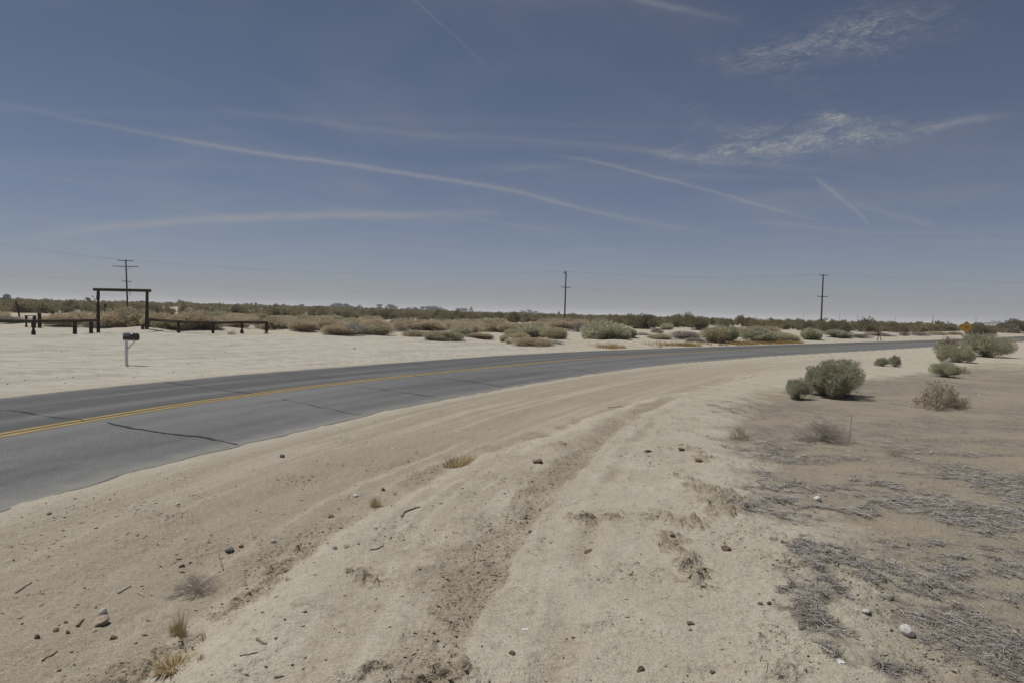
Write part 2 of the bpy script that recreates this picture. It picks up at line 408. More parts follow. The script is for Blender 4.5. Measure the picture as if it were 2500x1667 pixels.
# ------------------------------------------------------------------ object helpers
def tag(o, label=None, cat=None, group=None, kind=None):
    for k, val in (('label', label), ('category', cat), ('group', group), ('kind', kind)):
        if val: o[k] = val
    return o


def mesh_np(name, verts, faces, mat=None, smooth=False, nper=None):
    me = bpy.data.meshes.new(name)
    verts = np.asarray(verts, np.float32); faces = np.asarray(faces, np.int32)
    me.vertices.add(len(verts)); me.vertices.foreach_set('co', verts.ravel())
    n, k = faces.shape
    me.loops.add(n * k); me.loops.foreach_set('vertex_index', faces.ravel())
    me.polygons.add(n); me.polygons.foreach_set('loop_start', np.arange(0, n * k, k, dtype=np.int32))
    me.polygons.foreach_set('loop_total', np.full(n, k, np.int32))
    if smooth: me.polygons.foreach_set('use_smooth', np.ones(n, bool))
    me.update(calc_edges=True)
    if mat: me.materials.append(mat)
    return me


def obj(name, me, parent=None, loc=None, rot=None, scale=None):
    o = bpy.data.objects.new(name, me); COL.objects.link(o)
    if parent: o.parent = parent
    if loc is not None: o.location = loc
    if rot is not None: o.rotation_euler = rot
    if scale is not None: o.scale = scale
    return o


def empty(name, loc, rz=0.0, rot=None):
    o = bpy.data.objects.new(name, None); COL.objects.link(o); o.location = loc
    o.rotation_euler = rot if rot else (0, 0, rz); o.empty_display_size = .3
    return o


class MB:
    """collects boxes and tubes into one mesh"""
    def __init__(s): s.v = []; s.f = []
    def box(s, c, d, M=None):
        b = len(s.v)
        for i in range(8):
            p = Vector(((i & 1) - .5, ((i >> 1) & 1) - .5, ((i >> 2) & 1) - .5)); p = Vector((p.x * d[0], p.y * d[1], p.z * d[2]))
            if M is not None: p = M @ p
            s.v.append(tuple(p + Vector(c)))
        s.f += [[b + k for k in q] for q in ((0, 2, 3, 1), (4, 5, 7, 6), (0, 1, 5, 4), (2, 6, 7, 3), (0, 4, 6, 2), (1, 3, 7, 5))]
        return s
    def bar(s, a, b, wd_, th):
        a, b = Vector(a), Vector(b); q = (b - a).to_track_quat('Z', 'Y').to_matrix()
        return s.box((a + b) / 2, (wd_, th, (b - a).length), q)
    def tube(s, P, rad, n=8, jit=0.0, cap=True):
        P = [Vector(p) for p in P]; rad = rad if hasattr(rad, '__len__') else [rad] * len(P)
        b0 = len(s.v)
        for i, p in enumerate(P):
            t = (P[min(i + 1, len(P) - 1)] - P[max(i - 1, 0)]).normalized()
            q = t.to_track_quat('Z', 'Y').to_matrix()
            for k in range(n):
                a = 2 * math.pi * k / n; rr = rad[i] * (1 + random.uniform(-jit, jit))
                s.v.append(tuple(p + q @ Vector((math.cos(a) * rr, math.sin(a) * rr, 0))))
        for i in range(len(P) - 1):
            for k in range(n):
                a = b0 + i * n + k; c = b0 + i * n + (k + 1) % n
                s.f.append([a, c, c + n, a + n])
        if cap:
            s.f.append([b0 + k for k in range(n)][::-1]); e = b0 + (len(P) - 1) * n; s.f.append([e + k for k in range(n)])
        return s
    def mesh(s, name, mat, smooth=False):
        me = bpy.data.meshes.new(name); me.from_pydata(s.v, [], s.f); me.update()
        if smooth:
            me.polygons.foreach_set('use_smooth', [len(p.vertices) == 4 for p in me.polygons])
        me.materials.append(mat); return me
    def build(s, name, mat, parent=None, smooth=False, **k): return obj(name, s.mesh(name, mat, smooth), parent, **k)


# ------------------------------------------------------------------ materials
def mat_new(name):
    m = bpy.data.materials.new(name); m.use_nodes = True; t = NT(m.node_tree); t.n.clear()
    b = t.add('ShaderNodeBsdfPrincipled'); o = t.add('ShaderNodeOutputMaterial'); t.l.new(b.outputs[0], o.inputs[0])
    b.inputs['Roughness'].default_value = .9; b.inputs['Specular IOR Level'].default_value = .15
    return m, t, b


def simple(name, c1, c2, scale=6.0, rough=.85, spec=.2, bump=0.0, stretch=None, metal=0.0, detail=4.0):
    m, t, b = mat_new(name)
    tc = t.add('ShaderNodeTexCoord'); vec = tc.outputs['Object']
    if stretch:
        vec = t.vmath('MULTIPLY', vec, stretch)
    n = t.noise(vec, scale, detail, .6)
    f = t.rng(n, .32, .68)
    t.put(b.inputs['Base Color'], t.mix(f, c1, c2))
    b.inputs['Roughness'].default_value = rough; b.inputs['Specular IOR Level'].default_value = spec; b.inputs['Metallic'].default_value = metal
    if bump:
        bp = t.add('ShaderNodeBump'); bp.inputs['Strength'].default_value = bump; bp.inputs['Distance'].default_value = .02
        t.l.new(n, bp.inputs['Height']); t.l.new(bp.outputs[0], b.inputs['Normal'])
    return m


def leaf_mat(name, cols, trans=0.25, osc=.25):
    """foliage: colour varies leaf by leaf, clump by clump and bush by bush"""
    m, t, b = mat_new(name)
    g = t.add('ShaderNodeNewGeometry'); oi = t.add('ShaderNodeObjectInfo'); tc = t.add('ShaderNodeTexCoord')
    c = t.mix(g.outputs['Random Per Island'], cols[0], cols[1])
    n = t.noise(tc.outputs['Object'], 3.2, 3.0, .6)
    c = t.mix(t.rng(n, .42, .68, 0, .75), c, cols[2])
    hs = t.add('ShaderNodeHueSaturation')
    t.put(hs.inputs['Value'], t.math('ADD', t.math('MULTIPLY', oi.outputs['Random'], osc), 1 - osc / 2))
    t.l.new(c, hs.inputs['Color']); t.l.new(hs.outputs[0], b.inputs['Base Color'])
    b.inputs['Roughness'].default_value = .8; b.inputs['Specular IOR Level'].default_value = .12
    if trans:
        tr = t.add('ShaderNodeBsdfTranslucent'); t.l.new(hs.outputs[0], tr.inputs[0])
        mx = t.add('ShaderNodeMixShader'); mx.inputs[0].default_value = trans
        t.l.new(b.outputs[0], mx.inputs[1]); t.l.new(tr.outputs[0], mx.inputs[2])
        t.l.new(mx.outputs[0], t.n['Material Output'].inputs[0])
    return m


def sand_material():
    m, t, b = mat_new('desert_sand')
    tc = t.add('ShaderNodeTexCoord'); P = tc.outputs['Object']
    A = {k: t.add('ShaderNodeAttribute', attribute_name=k).outputs['Fac'] for k in ('track', 'litter', 'pale', 'tan', 'rough')}
    big = t.noise(P, .22, 4.0, .6); mid = t.noise(P, 1.7, 5.0, .62); small = t.noise(P, 14.0, 4.0, .6); fine = t.noise(P, 75.0, 3.0, .65)
    c = t.mix(t.rng(mid, .3, .7), (.390, .354, .280), (.475, .438, .358))
    c = t.mix(t.rng(big, .35, .7, 0, .5), c, (.42, .380, .300))
    c = t.mix(t.math('MULTIPLY', A['tan'], t.rng(mid, .25, .6, .65, 1)), c, (.296, .258, .194))
    c = t.mix(t.rng(A['tan'], .86, 1.0, 0, .55), c, (.235, .202, .152))
    # packed turnout: chalky, mottled
    pn = t.noise(t.vmath('MULTIPLY', P, (.6, 1.6, 1)), 1.3, 5.0, .65)
    c = t.mix(A['pale'], c, t.mix(t.rng(pn, .35, .68), (.372, .352, .297), (.505, .490, .435)))
    c = t.mix(t.math('MULTIPLY', A['track'], .85), c, (.272, .228, .165))
    brk = t.noise(t.vmath('MULTIPLY', P, (1, 1.9, 1)), 2.6, 7.0, .74)
    c = t.mix(t.math('MULTIPLY', t.math('MULTIPLY', A['litter'], t.rng(brk, .38, .54, .25, 1.2)), t.rng(small, .3, .62, .6, 1.0)), c, (.165, .146, .124))
    flat_d = t.math('MULTIPLY', A['tan'], t.rng(brk, .62, .50, 0, .12))
    c = t.mix(flat_d, c, (.40, .365, .29))
    # far scrubland soil
    r = t.vmath('LENGTH', P)
    c = t.mix(t.math('MULTIPLY', t.rng(r, 60, 160), t.rng(t.noise(P, .05, 4, .6), .35, .65, .1, .5)), c, (.40, .335, .245))
    # coarse grain: dark and bright grit
    dk = t.rng(fine, .50, .66); lt = t.rng(t.noise(P, 95.0, 2.0, .6), .55, .70)
    st = t.add('ShaderNodeAttribute', attribute_name='streak').outputs['Fac']
    c = t.mix(t.rng(st, .5, 1.0, 0, .42), c, (.30, .252, .190)); c = t.mix(t.rng(st, .5, 0.0, 0, .35), c, (.52, .475, .395))
    g3 = t.noise(P, 38.0, 4.0, .7); c = t.mix(t.rng(g3, .52, .68, 0, .36), c, (.225, .188, .142)); c = t.mix(t.rng(g3, .47, .33, 0, .25), c, (.58, .535, .455))
    c = t.mix(t.math('MULTIPLY', dk, .40), c, (.17, .138, .10))
    c = t.mix(t.math('MULTIPLY', lt, .5), c, (.66, .62, .55))
    d2 = t.rng(small, .56, .70, 0, .42)
    c = t.mix(d2, c, (.24, .195, .145))
    t.l.new(c, b.inputs['Base Color'])
    b.inputs['Roughness'].default_value = .95; b.inputs['Specular IOR Level'].default_value = .08
    h = t.math('ADD', t.math('MULTIPLY', small, t.math('ADD', t.math('MULTIPLY', A['rough'], 1.6), .5)), t.math('MULTIPLY', fine, .45))
    bp = t.add('ShaderNodeBump'); bp.inputs['Strength'].default_value = .8; bp.inputs['Distance'].default_value = .030
    t.l.new(h, bp.inputs['Height']); t.l.new(bp.outputs[0], b.inputs['Normal'])
    return m


def asphalt_material():
    m, t, b = mat_new('worn_asphalt')
    tc = t.add('ShaderNodeTexCoord'); P = tc.outputs['Object']
    off = t.add('ShaderNodeAttribute', attribute_name='offset').outputs['Fac']     # metres right of the centreline
    edge = t.add('ShaderNodeAttribute', attribute_name='edge').outputs['Fac']      # metres in from the nearer edge
    agg = t.noise(P, 80.0, 2.0, .7); mid = t.noise(P, 2.2, 5.0, .65); big = t.noise(P, .35, 3.0, .5)
    c = t.mix(t.rng(mid, .3, .7), (.118, .123, .125), (.152, .157, .157))
    c = t.mix(t.rng(big, .4, .65, 0, .5), c, (.102, .106, .108))
    c = t.mix(t.rng(agg, .46, .58, 0, .50), c, (.245, .245, .24))
    c = t.mix(t.rng(t.noise(P, 55, 2, .7), .48, .60, 0, .5), c, (.048, .049, .05))
    sp = t.noise(P, 28.0, 4.0, .75)
    c = t.mix(t.rng(sp, .5, .72, 0, .45), c, (.062, .063, .062)); c = t.mix(t.rng(sp, .48, .28, 0, .35), c, (.20, .197, .188))
    # the far lane was sealed more recently
    c = t.mix(t.rng(off, .1, -.1, 0, .42), c, (.058, .060, .060))
    wr = t.add('ShaderNodeAttribute', attribute_name='wear').outputs['Fac']
    c = t.mix(t.rng(wr, .5, 1.0, 0, .5), c, (.19, .190, .185)); c = t.mix(t.rng(wr, .5, .0, 0, .5), c, (.062, .063, .063))
    # blown sand along the edges
    dust = t.rng(t.math('ADD', edge, t.math('MULTIPLY', t.math('SUBTRACT', mid, .5), .9)), .50, -.05, 0, .50)
    c = t.mix(dust, c, (.31, .295, .255))
    t.l.new(c, b.inputs['Base Color'])
    b.inputs['Roughness'].default_value = .82; b.inputs['Specular IOR Level'].default_value = .3
    bp = t.add('ShaderNodeBump'); bp.inputs['Strength'].default_value = .5; bp.inputs['Distance'].default_value = .006
    t.l.new(agg, bp.inputs['Height']); t.l.new(bp.outputs[0], b.inputs['Normal'])
    return m


M_SAND = sand_material(); M_ROAD = asphalt_material()


def paint_material():
    m, t, b = mat_new('yellow_road_paint')
    P = t.add('ShaderNodeTexCoord').outputs['Object']
    n = t.noise(P, 6.0, 5.0, .7); n2 = t.noise(P, 60.0, 3.0, .7)
    c = t.mix(t.rng(n, .35, .65), (.33, .225, .070), (.43, .305, .105))
    c = t.mix(t.math('MULTIPLY', t.rng(n2, .52, .68), t.rng(n, .35, .7, .25, .8)), c, (.17, .14, .10))
    t.l.new(c, b.inputs['Base Color']); b.inputs['Roughness'].default_value = .7
    return m


M_PAINT = paint_material()
M_TAR = simple('crack_sealing_tar', (.022, .022, .022), (.045, .044, .042), 12, .6, .35)
M_LOG = simple('weathered_dark_log', (.030, .022, .017), (.075, .058, .043), 3.0, .9, .1, .4, (5, 5, .8))
M_LOGTOP = simple('weathered_rail_log', (.036, .029, .020), (.105, .085, .058), 3.0, .9, .1, .4, (.8, 5, 5))
M_POLE = simple('creosoted_pole_wood', (.030, .021, .017), (.062, .046, .037), 2.0, .9, .1, .2, (4, 4, .4))
M_GLASS = simple('insulator_porcelain', (.10, .09, .085), (.16, .15, .14), 8, .25, .5)
M_WIRE = simple('power_cable', (.05, .05, .05), (.08, .08, .08), 3, .6, .3)
M_STEEL = simple('galvanised_steel', (.30, .31, .31), (.40, .41, .41), 9, .5, .4)

# ------------------------------------------------------------------ the ground sheet: fine near the camera, coarse towards the horizon
def build_ground():
    th = np.radians(np.concatenate([np.linspace(-50, 50, 900), np.linspace(50, 310, 130)[1:-1]]))
    rr = [.25, .5, .8, 1.1, 1.4, 1.7, 2.0, 2.3, 2.55]
    k = 1500.0
    while rr[-1] < 42: rr.append(rr[-1] + max(.006, rr[-1] ** 2 / k))
    while rr[-1] < 26000: rr.append(rr[-1] * 1.032)
    rr = np.array(rr); nt, nr = len(th), len(rr)
    X = (rr[:, None] * np.sin(th)[None, :]).ravel(); Y = (rr[:, None] * np.cos(th)[None, :]).ravel()
    Z, mk = ground(X, Y, True)
    GRID.update(r=rr, z=Z.reshape(nr, nt), **{k_: q_.reshape(nr, nt) for k_, q_ in mk.items()})
    i = np.arange(nr - 1)[:, None]; j = np.arange(nt)[None, :]; j2 = (j + 1) % nt
    F = np.stack([i * nt + j, i * nt + j2, (i + 1) * nt + j2, (i + 1) * nt + j], -1).reshape(-1, 4)[:, ::-1]
    V = np.stack([X, Y, Z], 1)
    c = len(V); V = np.vstack([V, [[0, 0, gz(0, 0)]]])
    jj = np.arange(nt); F3 = np.stack([np.full(nt, c), jj, (jj + 1) % nt, np.full(nt, c)], 1)
    me = mesh_np('ground', V, F, M_SAND, True)
    for kx, val in mk.items():
        a = me.attributes.new(kx, 'FLOAT', 'POINT'); a.data.foreach_set('value', np.append(val, 0).astype(np.float32))
    o = obj('ground', me); tag(o, kind='structure')
    print('ground', nr, nt)
    return o


GROUND = build_ground()


# ------------------------------------------------------------------ road
def road_at(s, off):
    """point on the road at arc length s, off metres right of the centreline"""
    s = np.asarray(s, float)
    x = np.interp(s, ROAD_S, ROAD[:, 0]); y = np.interp(s, ROAD_S, ROAD[:, 1])
    e = .6
    tx = np.interp(s + e, ROAD_S, ROAD[:, 0]) - np.interp(s - e, ROAD_S, ROAD[:, 0]); ty = np.interp(s + e, ROAD_S, ROAD[:, 1]) - np.interp(s - e, ROAD_S, ROAD[:, 1])
    l = np.hypot(tx, ty); tx /= l; ty /= l
    return x + ty * off, y - tx * off


def road_z(off): return .035 - .0022 * np.asarray(off) ** 2


def build_road():
    s = np.concatenate([np.arange(1, s_of(2), 2.0), np.arange(s_of(2), s_of(60), .22), np.arange(s_of(60), ROAD_S[-1] - 1, 1.5)])
    fr = np.concatenate([[-1, -.985], np.linspace(-.95, .95, 33), [.985, 1]])
    rag_n = .10 * fbm(s / .7, s * 0 + 3.3, 201, 4, .6) + .10 * fbm(s / 4, s * 0 + 1.3, 203, 2)
    rag_f = .10 * fbm(s / .7, s * 0 + 8.3, 205, 4, .6) + .12 * fbm(s / 4, s * 0 + 5.3, 207, 2)
    V = []; OFF = []; ED = []; AL = s
    nw = NEAR_W(s) + rag_n; fw = FAR_W(s) + rag_f
    for f in fr:
        off = np.where(f >= 0, f * nw, f * fw)
        x, y = road_at(s, off); V.append(np.stack([x, y, road_z(off)], 1)); OFF.append(off); ED.append(np.where(f >= 0, nw - off, fw + off))
    for sg, wv in ((-1, fw), (1, nw)):                                # broken edge going down into the sand
        off = sg * (wv + .02); x, y = road_at(s, off); q = np.stack([x, y, road_z(off) - .09], 1)
        if sg < 0: V = [q] + V; OFF = [off] + OFF; ED = [ED[0] * 0] + ED
        else: V.append(q); OFF.append(off); ED.append(ED[0] * 0)
    k = len(V); n = len(s); V = np.stack(V, 1).reshape(-1, 3)
    i = np.arange(n - 1)[:, None]; j = np.arange(k - 1)[None, :]
    F = np.stack([i * k + j, i * k + j + 1, (i + 1) * k + j + 1, (i + 1) * k + j], -1).reshape(-1, 4)
    me = mesh_np('road', V, F, M_ROAD, True)
    for nm, L in (('offset', OFF), ('edge', ED)):
        a = me.attributes.new(nm, 'FLOAT', 'POINT'); a.data.foreach_set('value', np.stack(L, 1).ravel().astype(np.float32))
    a = me.attributes.new('wear', 'FLOAT', 'POINT'); OO = np.stack(OFF, 1)
    a.data.foreach_set('value', np.clip(.5 + .9 * fbm(np.repeat(s[:, None], k, 1).ravel() / 9, OO.ravel() / .35, 171, 4, .6) - .16 * np.cos(OO.ravel() * 3.6), 0, 1).astype(np.float32))
    o = obj('road', me); tag(o, kind='structure')
    return o


ROAD_O = build_road()


def strip(name, s, off, half, mat, lift, parent, wav=0.0, seed=1):
    """a painted or sealed band lying on the road; off may vary along s"""
    off = np.broadcast_to(off, s.shape); half = np.broadcast_to(half, s.shape)
    V = []
    for sg in (-1, 0, 1):
        o = off + sg * half + (wav * fbm(s / .25, s * 0 + sg * 5, seed, 3) if sg else 0)
        x, y = road_at(s, o); V.append(np.stack([x, y, road_z(o) + lift], 1))
    V = np.stack(V, 1).reshape(-1, 3); n = len(s); i = np.arange(n - 1)[:, None]; j = np.arange(2)[None, :]
    F = np.stack([i * 3 + j, i * 3 + j + 1, (i + 1) * 3 + j + 1, (i + 1) * 3 + j], -1).reshape(-1, 4)
    return obj(name, mesh_np(name, V, F, mat, True), parent)


sl = np.concatenate([np.arange(1, s_of(2), 2.0), np.arange(s_of(2), s_of(60), .22), np.arange(s_of(60), ROAD_S[-1] - 1, 1.5)])
for q, o_ in enumerate((-.105, .105)):
    strip('yellow_line', sl, o_, .053, M_PAINT, .005, ROAD_O, .012, 210 + q)


def crack(P, half, seed):
    """tar-sealed crack across the road through pixel points"""
    W3 = np.array([at(p[0], p[1], .02)[:2] for p in P])
    L = spline(W3, 40); n = len(L)
    d = np.gradient(L, axis=0); d /= np.hypot(d[:, 0], d[:, 1])[:, None]
    cum = np.concatenate([[0], np.cumsum(np.hypot(*np.diff(L, axis=0).T))])
    L = L + np.stack([-d[:, 1], d[:, 0]], 1) * (.10 * fbm(cum / .8, cum * 0, seed, 4, .6))[:, None]
    hw = half * np.clip(1 + 1.2 * fbm(cum / .4, cum * 0 + 4, seed + 1, 3), .25, 2)
    A = L + np.stack([-d[:, 1], d[:, 0]], 1) * hw[:, None]; B = L - np.stack([-d[:, 1], d[:, 0]], 1) * hw[:, None]
    V = []
    for Q in (A, B):
        off, _ = linedist(Q[:, 0], Q[:, 1], ROAD); V.append(np.column_stack([Q, road_z(off) + .0095]))
    V = np.stack(V, 1).reshape(-1, 3); i = np.arange(n - 1)
    F = np.stack([i * 2, i * 2 + 1, i * 2 + 3, i * 2 + 2], 1)
    obj('sealed_crack', mesh_np('sealed_crack', V, F, M_TAR), ROAD_O)


crack([(-60, 992), (70, 1010), (170, 1023), (205, 1031)], .022, 221)
crack([(250, 1034), (275, 1039), (340, 1049), (440, 1060), (520, 1073), (585, 1082)], .020, 223)
crack([(400, 931), (470, 942), (540, 953), (620, 962)], .015, 225)
crack([(690, 975), (760, 991), (880, 1012)], .010, 227)
crack([(680, 907), (740, 914), (815, 925)], .013, 229)
crack([(860, 943), (930, 951), (1060, 968)], .012, 231)
crack([(1010, 918), (1100, 925), (1235, 944)], .012, 233)
crack([(1340, 896), (1410, 903), (1460, 912)], .013, 235)
crack([(960, 883), (1010, 888), (1060, 895)], .012, 237)

# ------------------------------------------------------------------ ranch gate and log rail fences
def log(a, b, r0, r1, n=10, seg=6, jit=.05):
    a, b = Vector(a), Vector(b); P = [a.lerp(b, i / seg) + Vector((random.uniform(-.008, .008), random.uniform(-.008, .008), 0)) for i in range(seg + 1)]
    return MB().tube(P, [r0 + (r1 - r0) * i / seg for i in range(seg + 1)], n, jit)


GL = Vector((-28.45, 46.9, 0)); GR = Vector((-27.0, 50.4, 0))
for p in (GL, GR): p.z = gz(p.x, p.y)
gate = empty('ranch_gate', (GL + GR) / 2); gb = gate.location
tag(gate, 'tall dark log gate frame, two posts under a crossbeam, at the pale turnout', 'gate')
log(GL - gb - Vector((0, 0, .3)), Vector((GL.x, GL.y, 2.86)) - gb, .125, .10).build('post', M_LOG, gate)
log(GR - gb - Vector((0, 0, .3)), Vector((GR.x + .03, GR.y, 2.92)) - gb, .135, .105).build('post', M_LOG, gate)
dv = (GR - GL).normalized()
log(Vector((GL.x, GL.y, 2.955)) - dv * .32 - gb, Vector((GR.x, GR.y, 3.02)) + dv * .30 - gb, .10, .115, 10, 8).build('crossbeam', M_LOGTOP, gate)
log(GR - gb + Vector((-.25, -.12, -.2)), GR - gb + Vector((-.24, -.12, .33)), .11, .10, 8, 2).build('stub_post', M_LOG, gate)
for P_ in (GL, GR):
    zz = 2.87 if P_ is GL else 2.93
    MB().tube([Vector((P_.x - .13, P_.y, zz)) - gb, Vector((P_.x + .13, P_.y, zz)) - gb], .012, 6).build('bolt', M_STEEL, gate)


def rail_fence(posts, rails, label):
    """posts: list of (x, y, top); rails: list of runs of points"""
    e = empty('rail_fence', (posts[0][0], posts[0][1], gz(posts[0][0], posts[0][1]))); tag(e, label, 'fence', 'log rail fences beside the gate')
    o = e.location
    for x, y, t in posts:
        log(Vector((x, y, gz(x, y) - .3)) - o, Vector((x + random.uniform(-.02, .02), y, t)) - o, .125, .115, 10, 4).build('post', M_LOG, e)
    for run in rails:
        P = [Vector(p) - o for p in run]
        MB().tube([P[0].lerp(P[1], i / 6) + Vector((0, 0, random.uniform(-.01, .01))) for i in range(7)], [.10 + random.uniform(-.008, .008) for _ in range(7)], 10, .05).build('rail', M_LOGTOP, e)
    return e


LP = [(-36.4, 37.0, .72), (-29.2, 41.6, .74), (-28.15, 43.9, .76), (-27.95, 45.3, .78)]
rail_fence(LP, [((-43.5, 35.0, .72), (-36.4, 37.0, .80)), ((-36.4, 37.0, .80), (-29.2, 41.6, .82)), ((-29.2, 41.6, .825), (-28.1, 44.0, .84)), ((-28.1, 44.0, .845), (-28.42, 46.75, .86))],
           'low dark log rail fence running left from the gate')
RP = [(-24.05, 49.2, .74), (-21.75, 49.6, .70), (-20.05, 50.6, .76), (-18.62, 51.7, .84)]
rail_fence(RP, [((-26.88, 50.4, .90), (-24.05, 49.2, .83)), ((-24.05, 49.2, .83), (-21.75, 49.6, .79)), ((-21.75, 49.6, .79), (-20.05, 50.6, .85)), ((-20.05, 50.6, .85), (-18.55, 51.75, .86))],
           'low dark log rail fence running right from the gate')


def stake(px, py, hgt, rad, mat, name, label, cat, lean=(0, 0), group=None, n=6):
    p = spot(px, py); e = Vector(p)
    m = MB().tube([(0, 0, -.15), (lean[0] * .5, lean[1] * .5, hgt * .5), (lean[0], lean[1], hgt)], [rad, rad, rad * .92], n, .05)
    return tag(m.build(name, mat, loc=e), label, cat, group)


# old corral posts behind the left fence
cr = empty('corral_post_group', spot(88, 800)); cr.name = 'corral_remnant'
tag(cr, 'short dark corral remnant of three posts joined by a board behind left fence', 'fence')
for dx_, h_, r_ in ((-.75, .85, .09), (-.12, .9, .12), (.25, 1.08, .13)):
    log((dx_, random.uniform(-.1, .1), -.3), (dx_, 0, h_), r_, r_, 8, 3).build('post', M_LOG, cr)
MB().box((-.42, 0, .88), (.85, .12, .05)).build('board', M_LOGTOP, cr)
stake(128, 796, 1.0, .11, M_LOG, 'fence_post', 'single short dark post standing alone behind the left rail fence', 'post')
stake(48, 776, 2.0, .10, M_LOG, 'fence_post', 'thin leaning brown stake in the sand at far left', 'post', (-.5, 0))
stake(256, 787, 1.9, .13, M_LOG, 'tree_stump', 'dark broken stump standing in the brush seen through the gate', 'stump', (.05, 0))

# ------------------------------------------------------------------ mailbox
def build_mailbox():
    p = spot(309, 891); e = empty('mailbox', p, R(-16))
    tag(e, 'dark red and grey metal mailbox on a white wooden post by the road', 'mailbox')
    white = simple('white_painted_wood', (.60, .60, .59), (.76, .76, .75), 5, .7, .3, .2, (3, 3, .6))
    red = simple('faded_red_tin', (.052, .020, .019), (.075, .030, .027), 5, .45, .4)
    grey = simple('dark_grey_tin', (.050, .052, .060), (.085, .088, .098), 6, .28, .5)
    MB().bar((0, 0, -.3), (-.01, 0, .83), .066, .066).build('post', white, e)
    MB().bar((.045, 0, .53), (.335, 0, .80), .04, .04).build('brace', white, e)
    MB().box((.17, 0, .822), (.50, .15, .022)).build('mounting_board', white, e)
    x0, x1, wd_, h_ = -.075, .415, .165, .115                              # box body: straight lower sides, arched lid
    MB().box(((x0 + x1) / 2, 0, .834 + h_ / 2), (x1 - x0, wd_, h_)).build('box_body', red, e)
    arc = [(-math.cos(math.pi * k / 14) * (wd_ / 2 + .003), math.sin(math.pi * k / 14) * .105) for k in range(15)]
    m = MB(); n = len(arc)
    for X in (x0 - .004, x1 + .004):
        for a, b in arc: m.v.append((X, a, .834 + h_ + b + .001))
    for k in range(n - 1): m.f.append([k, k + n, k + 1 + n, k + 1])
    m.f.append(list(range(n))); m.f.append([n + k for k in range(n)][::-1])
    m.build('arched_lid', grey, e, True)
    d = MB(); pts = [(-wd_ / 2 - .006, .838), (-wd_ / 2 - .006, .834 + h_)] + [(a * 1.06, .834 + h_ + b * 1.05) for a, b in arc] + [(wd_ / 2 + .006, .834 + h_), (wd_ / 2 + .006, .838)]
    n = len(pts)
    for X in (x1 + .006, x1 + .022):
        for a, b in pts: d.v.append((X, a, b))
    for k in range(n): d.f.append([k, (k + 1) % n, (k + 1) % n + n, k + n])
    d.f.append(list(range(n))[::-1]); d.f.append([n + k for k in range(n)])
    dr = d.build('door', red, e)
    MB().box((x1 + .032, 0, 1.0), (.02, .04, .015)).build('handle', grey, dr)
    MB().box((.30, -wd_ / 2 - .008, .985), (.018, .008, .11)).box((.325, -wd_ / 2 - .008, 1.02), (.05, .008, .04)).build('flag', grey, e)
    return e


build_mailbox()

# ------------------------------------------------------------------ utility poles and wires
def pole(p, hgt, lean, arms, label, rad=.17, yaw=R(14), extra=None):
    """arms: (height, length, braces, insulators, yaw offset, tilt)"""
    e = empty('utility_pole', p); tag(e, label, 'utility pole', 'utility poles along the scrub')
    top = Vector((lean[0], lean[1], hgt))
    MB().tube([(0, 0, -.5), top * .5, top], [rad, rad * .86, rad * .68], 12, .01).build('pole', M_POLE, e)
    ends = []
    for (hz, ln, br, ins, yo, tilt) in arms:
        c = top * (hz / hgt); ax = Vector((math.cos(yaw + yo), math.sin(yaw + yo), tilt)); back = Vector((math.sin(yaw + yo), -math.cos(yaw + yo), 0)) * (rad * .85)
        c = c + back; a = c - ax * ln / 2; b = c + ax * ln / 2
        am = MB().bar(a, b, .13, .12).build('crossarm', M_POLE, e)
        if br:
            for sg in (-1, 1):
                MB().bar(c + ax * sg * ln * .22 - Vector((0, 0, .05)), c - Vector((0, 0, .75)) - back * .2, .05, .03).build('brace', M_POLE, e)
        q = []
        for k in ins:
            at_ = c + ax * ln * k
            MB().tube([at_ + Vector((0, 0, .06)), at_ + Vector((0, 0, .14)), at_ + Vector((0, 0, .15)), at_ + Vector((0, 0, .24))], [.02, .02, .065, .05], 8).build('insulator', M_GLASS, e)
            q.append(Vector(p) + at_ + Vector((0, 0, .24)))
        ends.append(q)
    if extra: extra(e, top)
    return e, ends


def polespot(px, d):
    x = (px - W / 2) / FPX * d; return Vector((x, d, gz(x, d)))


def hardware(e, top):
    MB().tube([(top.x - .34, top.y - .05, top.z - .62), (top.x - .34, top.y - .05, top.z - .12)], .17, 10).build('transformer', M_STEEL, e)
    MB().bar((top.x - .34, top.y, top.z - .25), (top.x, top.y, top.z - .25), .05, .05).build('bracket', M_POLE, e)


def dropwire(e, top):
    MB().tube([(.55, -.3, 3.6), (.5, -.3, 5.2)], .02, 5).tube([(.55, -.3, 4.0), (.52, -.3, 4.6)], [.07, .03], 6).build('hanging_wire', M_WIRE, e)


p1, e1 = pole(polespot(311, 134), 10.7, (-.42, 0), [(10.45, 2.7, False, (-.46, -.2, .2, .46), 0, 0), (9.35, 4.6, True, (), 0, .02), (6.45, 1.55, False, (-.4, .4), .3, -.06)],
              'utility pole with three crossarms rising behind the log gate', extra=dropwire)
p2, e2 = pole(polespot(1377, 146), 11.0, (.05, 0), [(7.55, 1.95, False, (-.45, .45), 0, 0)], 'utility pole with one crossarm and a top bracket, mid scene', extra=hardware)
p3, e3 = pole(polespot(2003, 141), 11.3, (.02, 0), [(11.15, 2.3, False, (-.45, 0, .45), .2, .035), (6.75, 2.5, False, (-.45, .45), 0, 0)], 'utility pole shaped like a T with a second lower crossarm, right')
far_left = [Vector((-78, 60, 13.0)), Vector((-77.2, 60.4, 13.0)), Vector((-76, 61, 12.9))]
right_next = [Vector((150, 128, 10.6)), Vector((151, 128.5, 10.6))]
t2 = [Vector(p2.location) + Vector((-.25, .1, 10.95)), Vector(p2.location) + Vector((.2, 0, 10.98))]


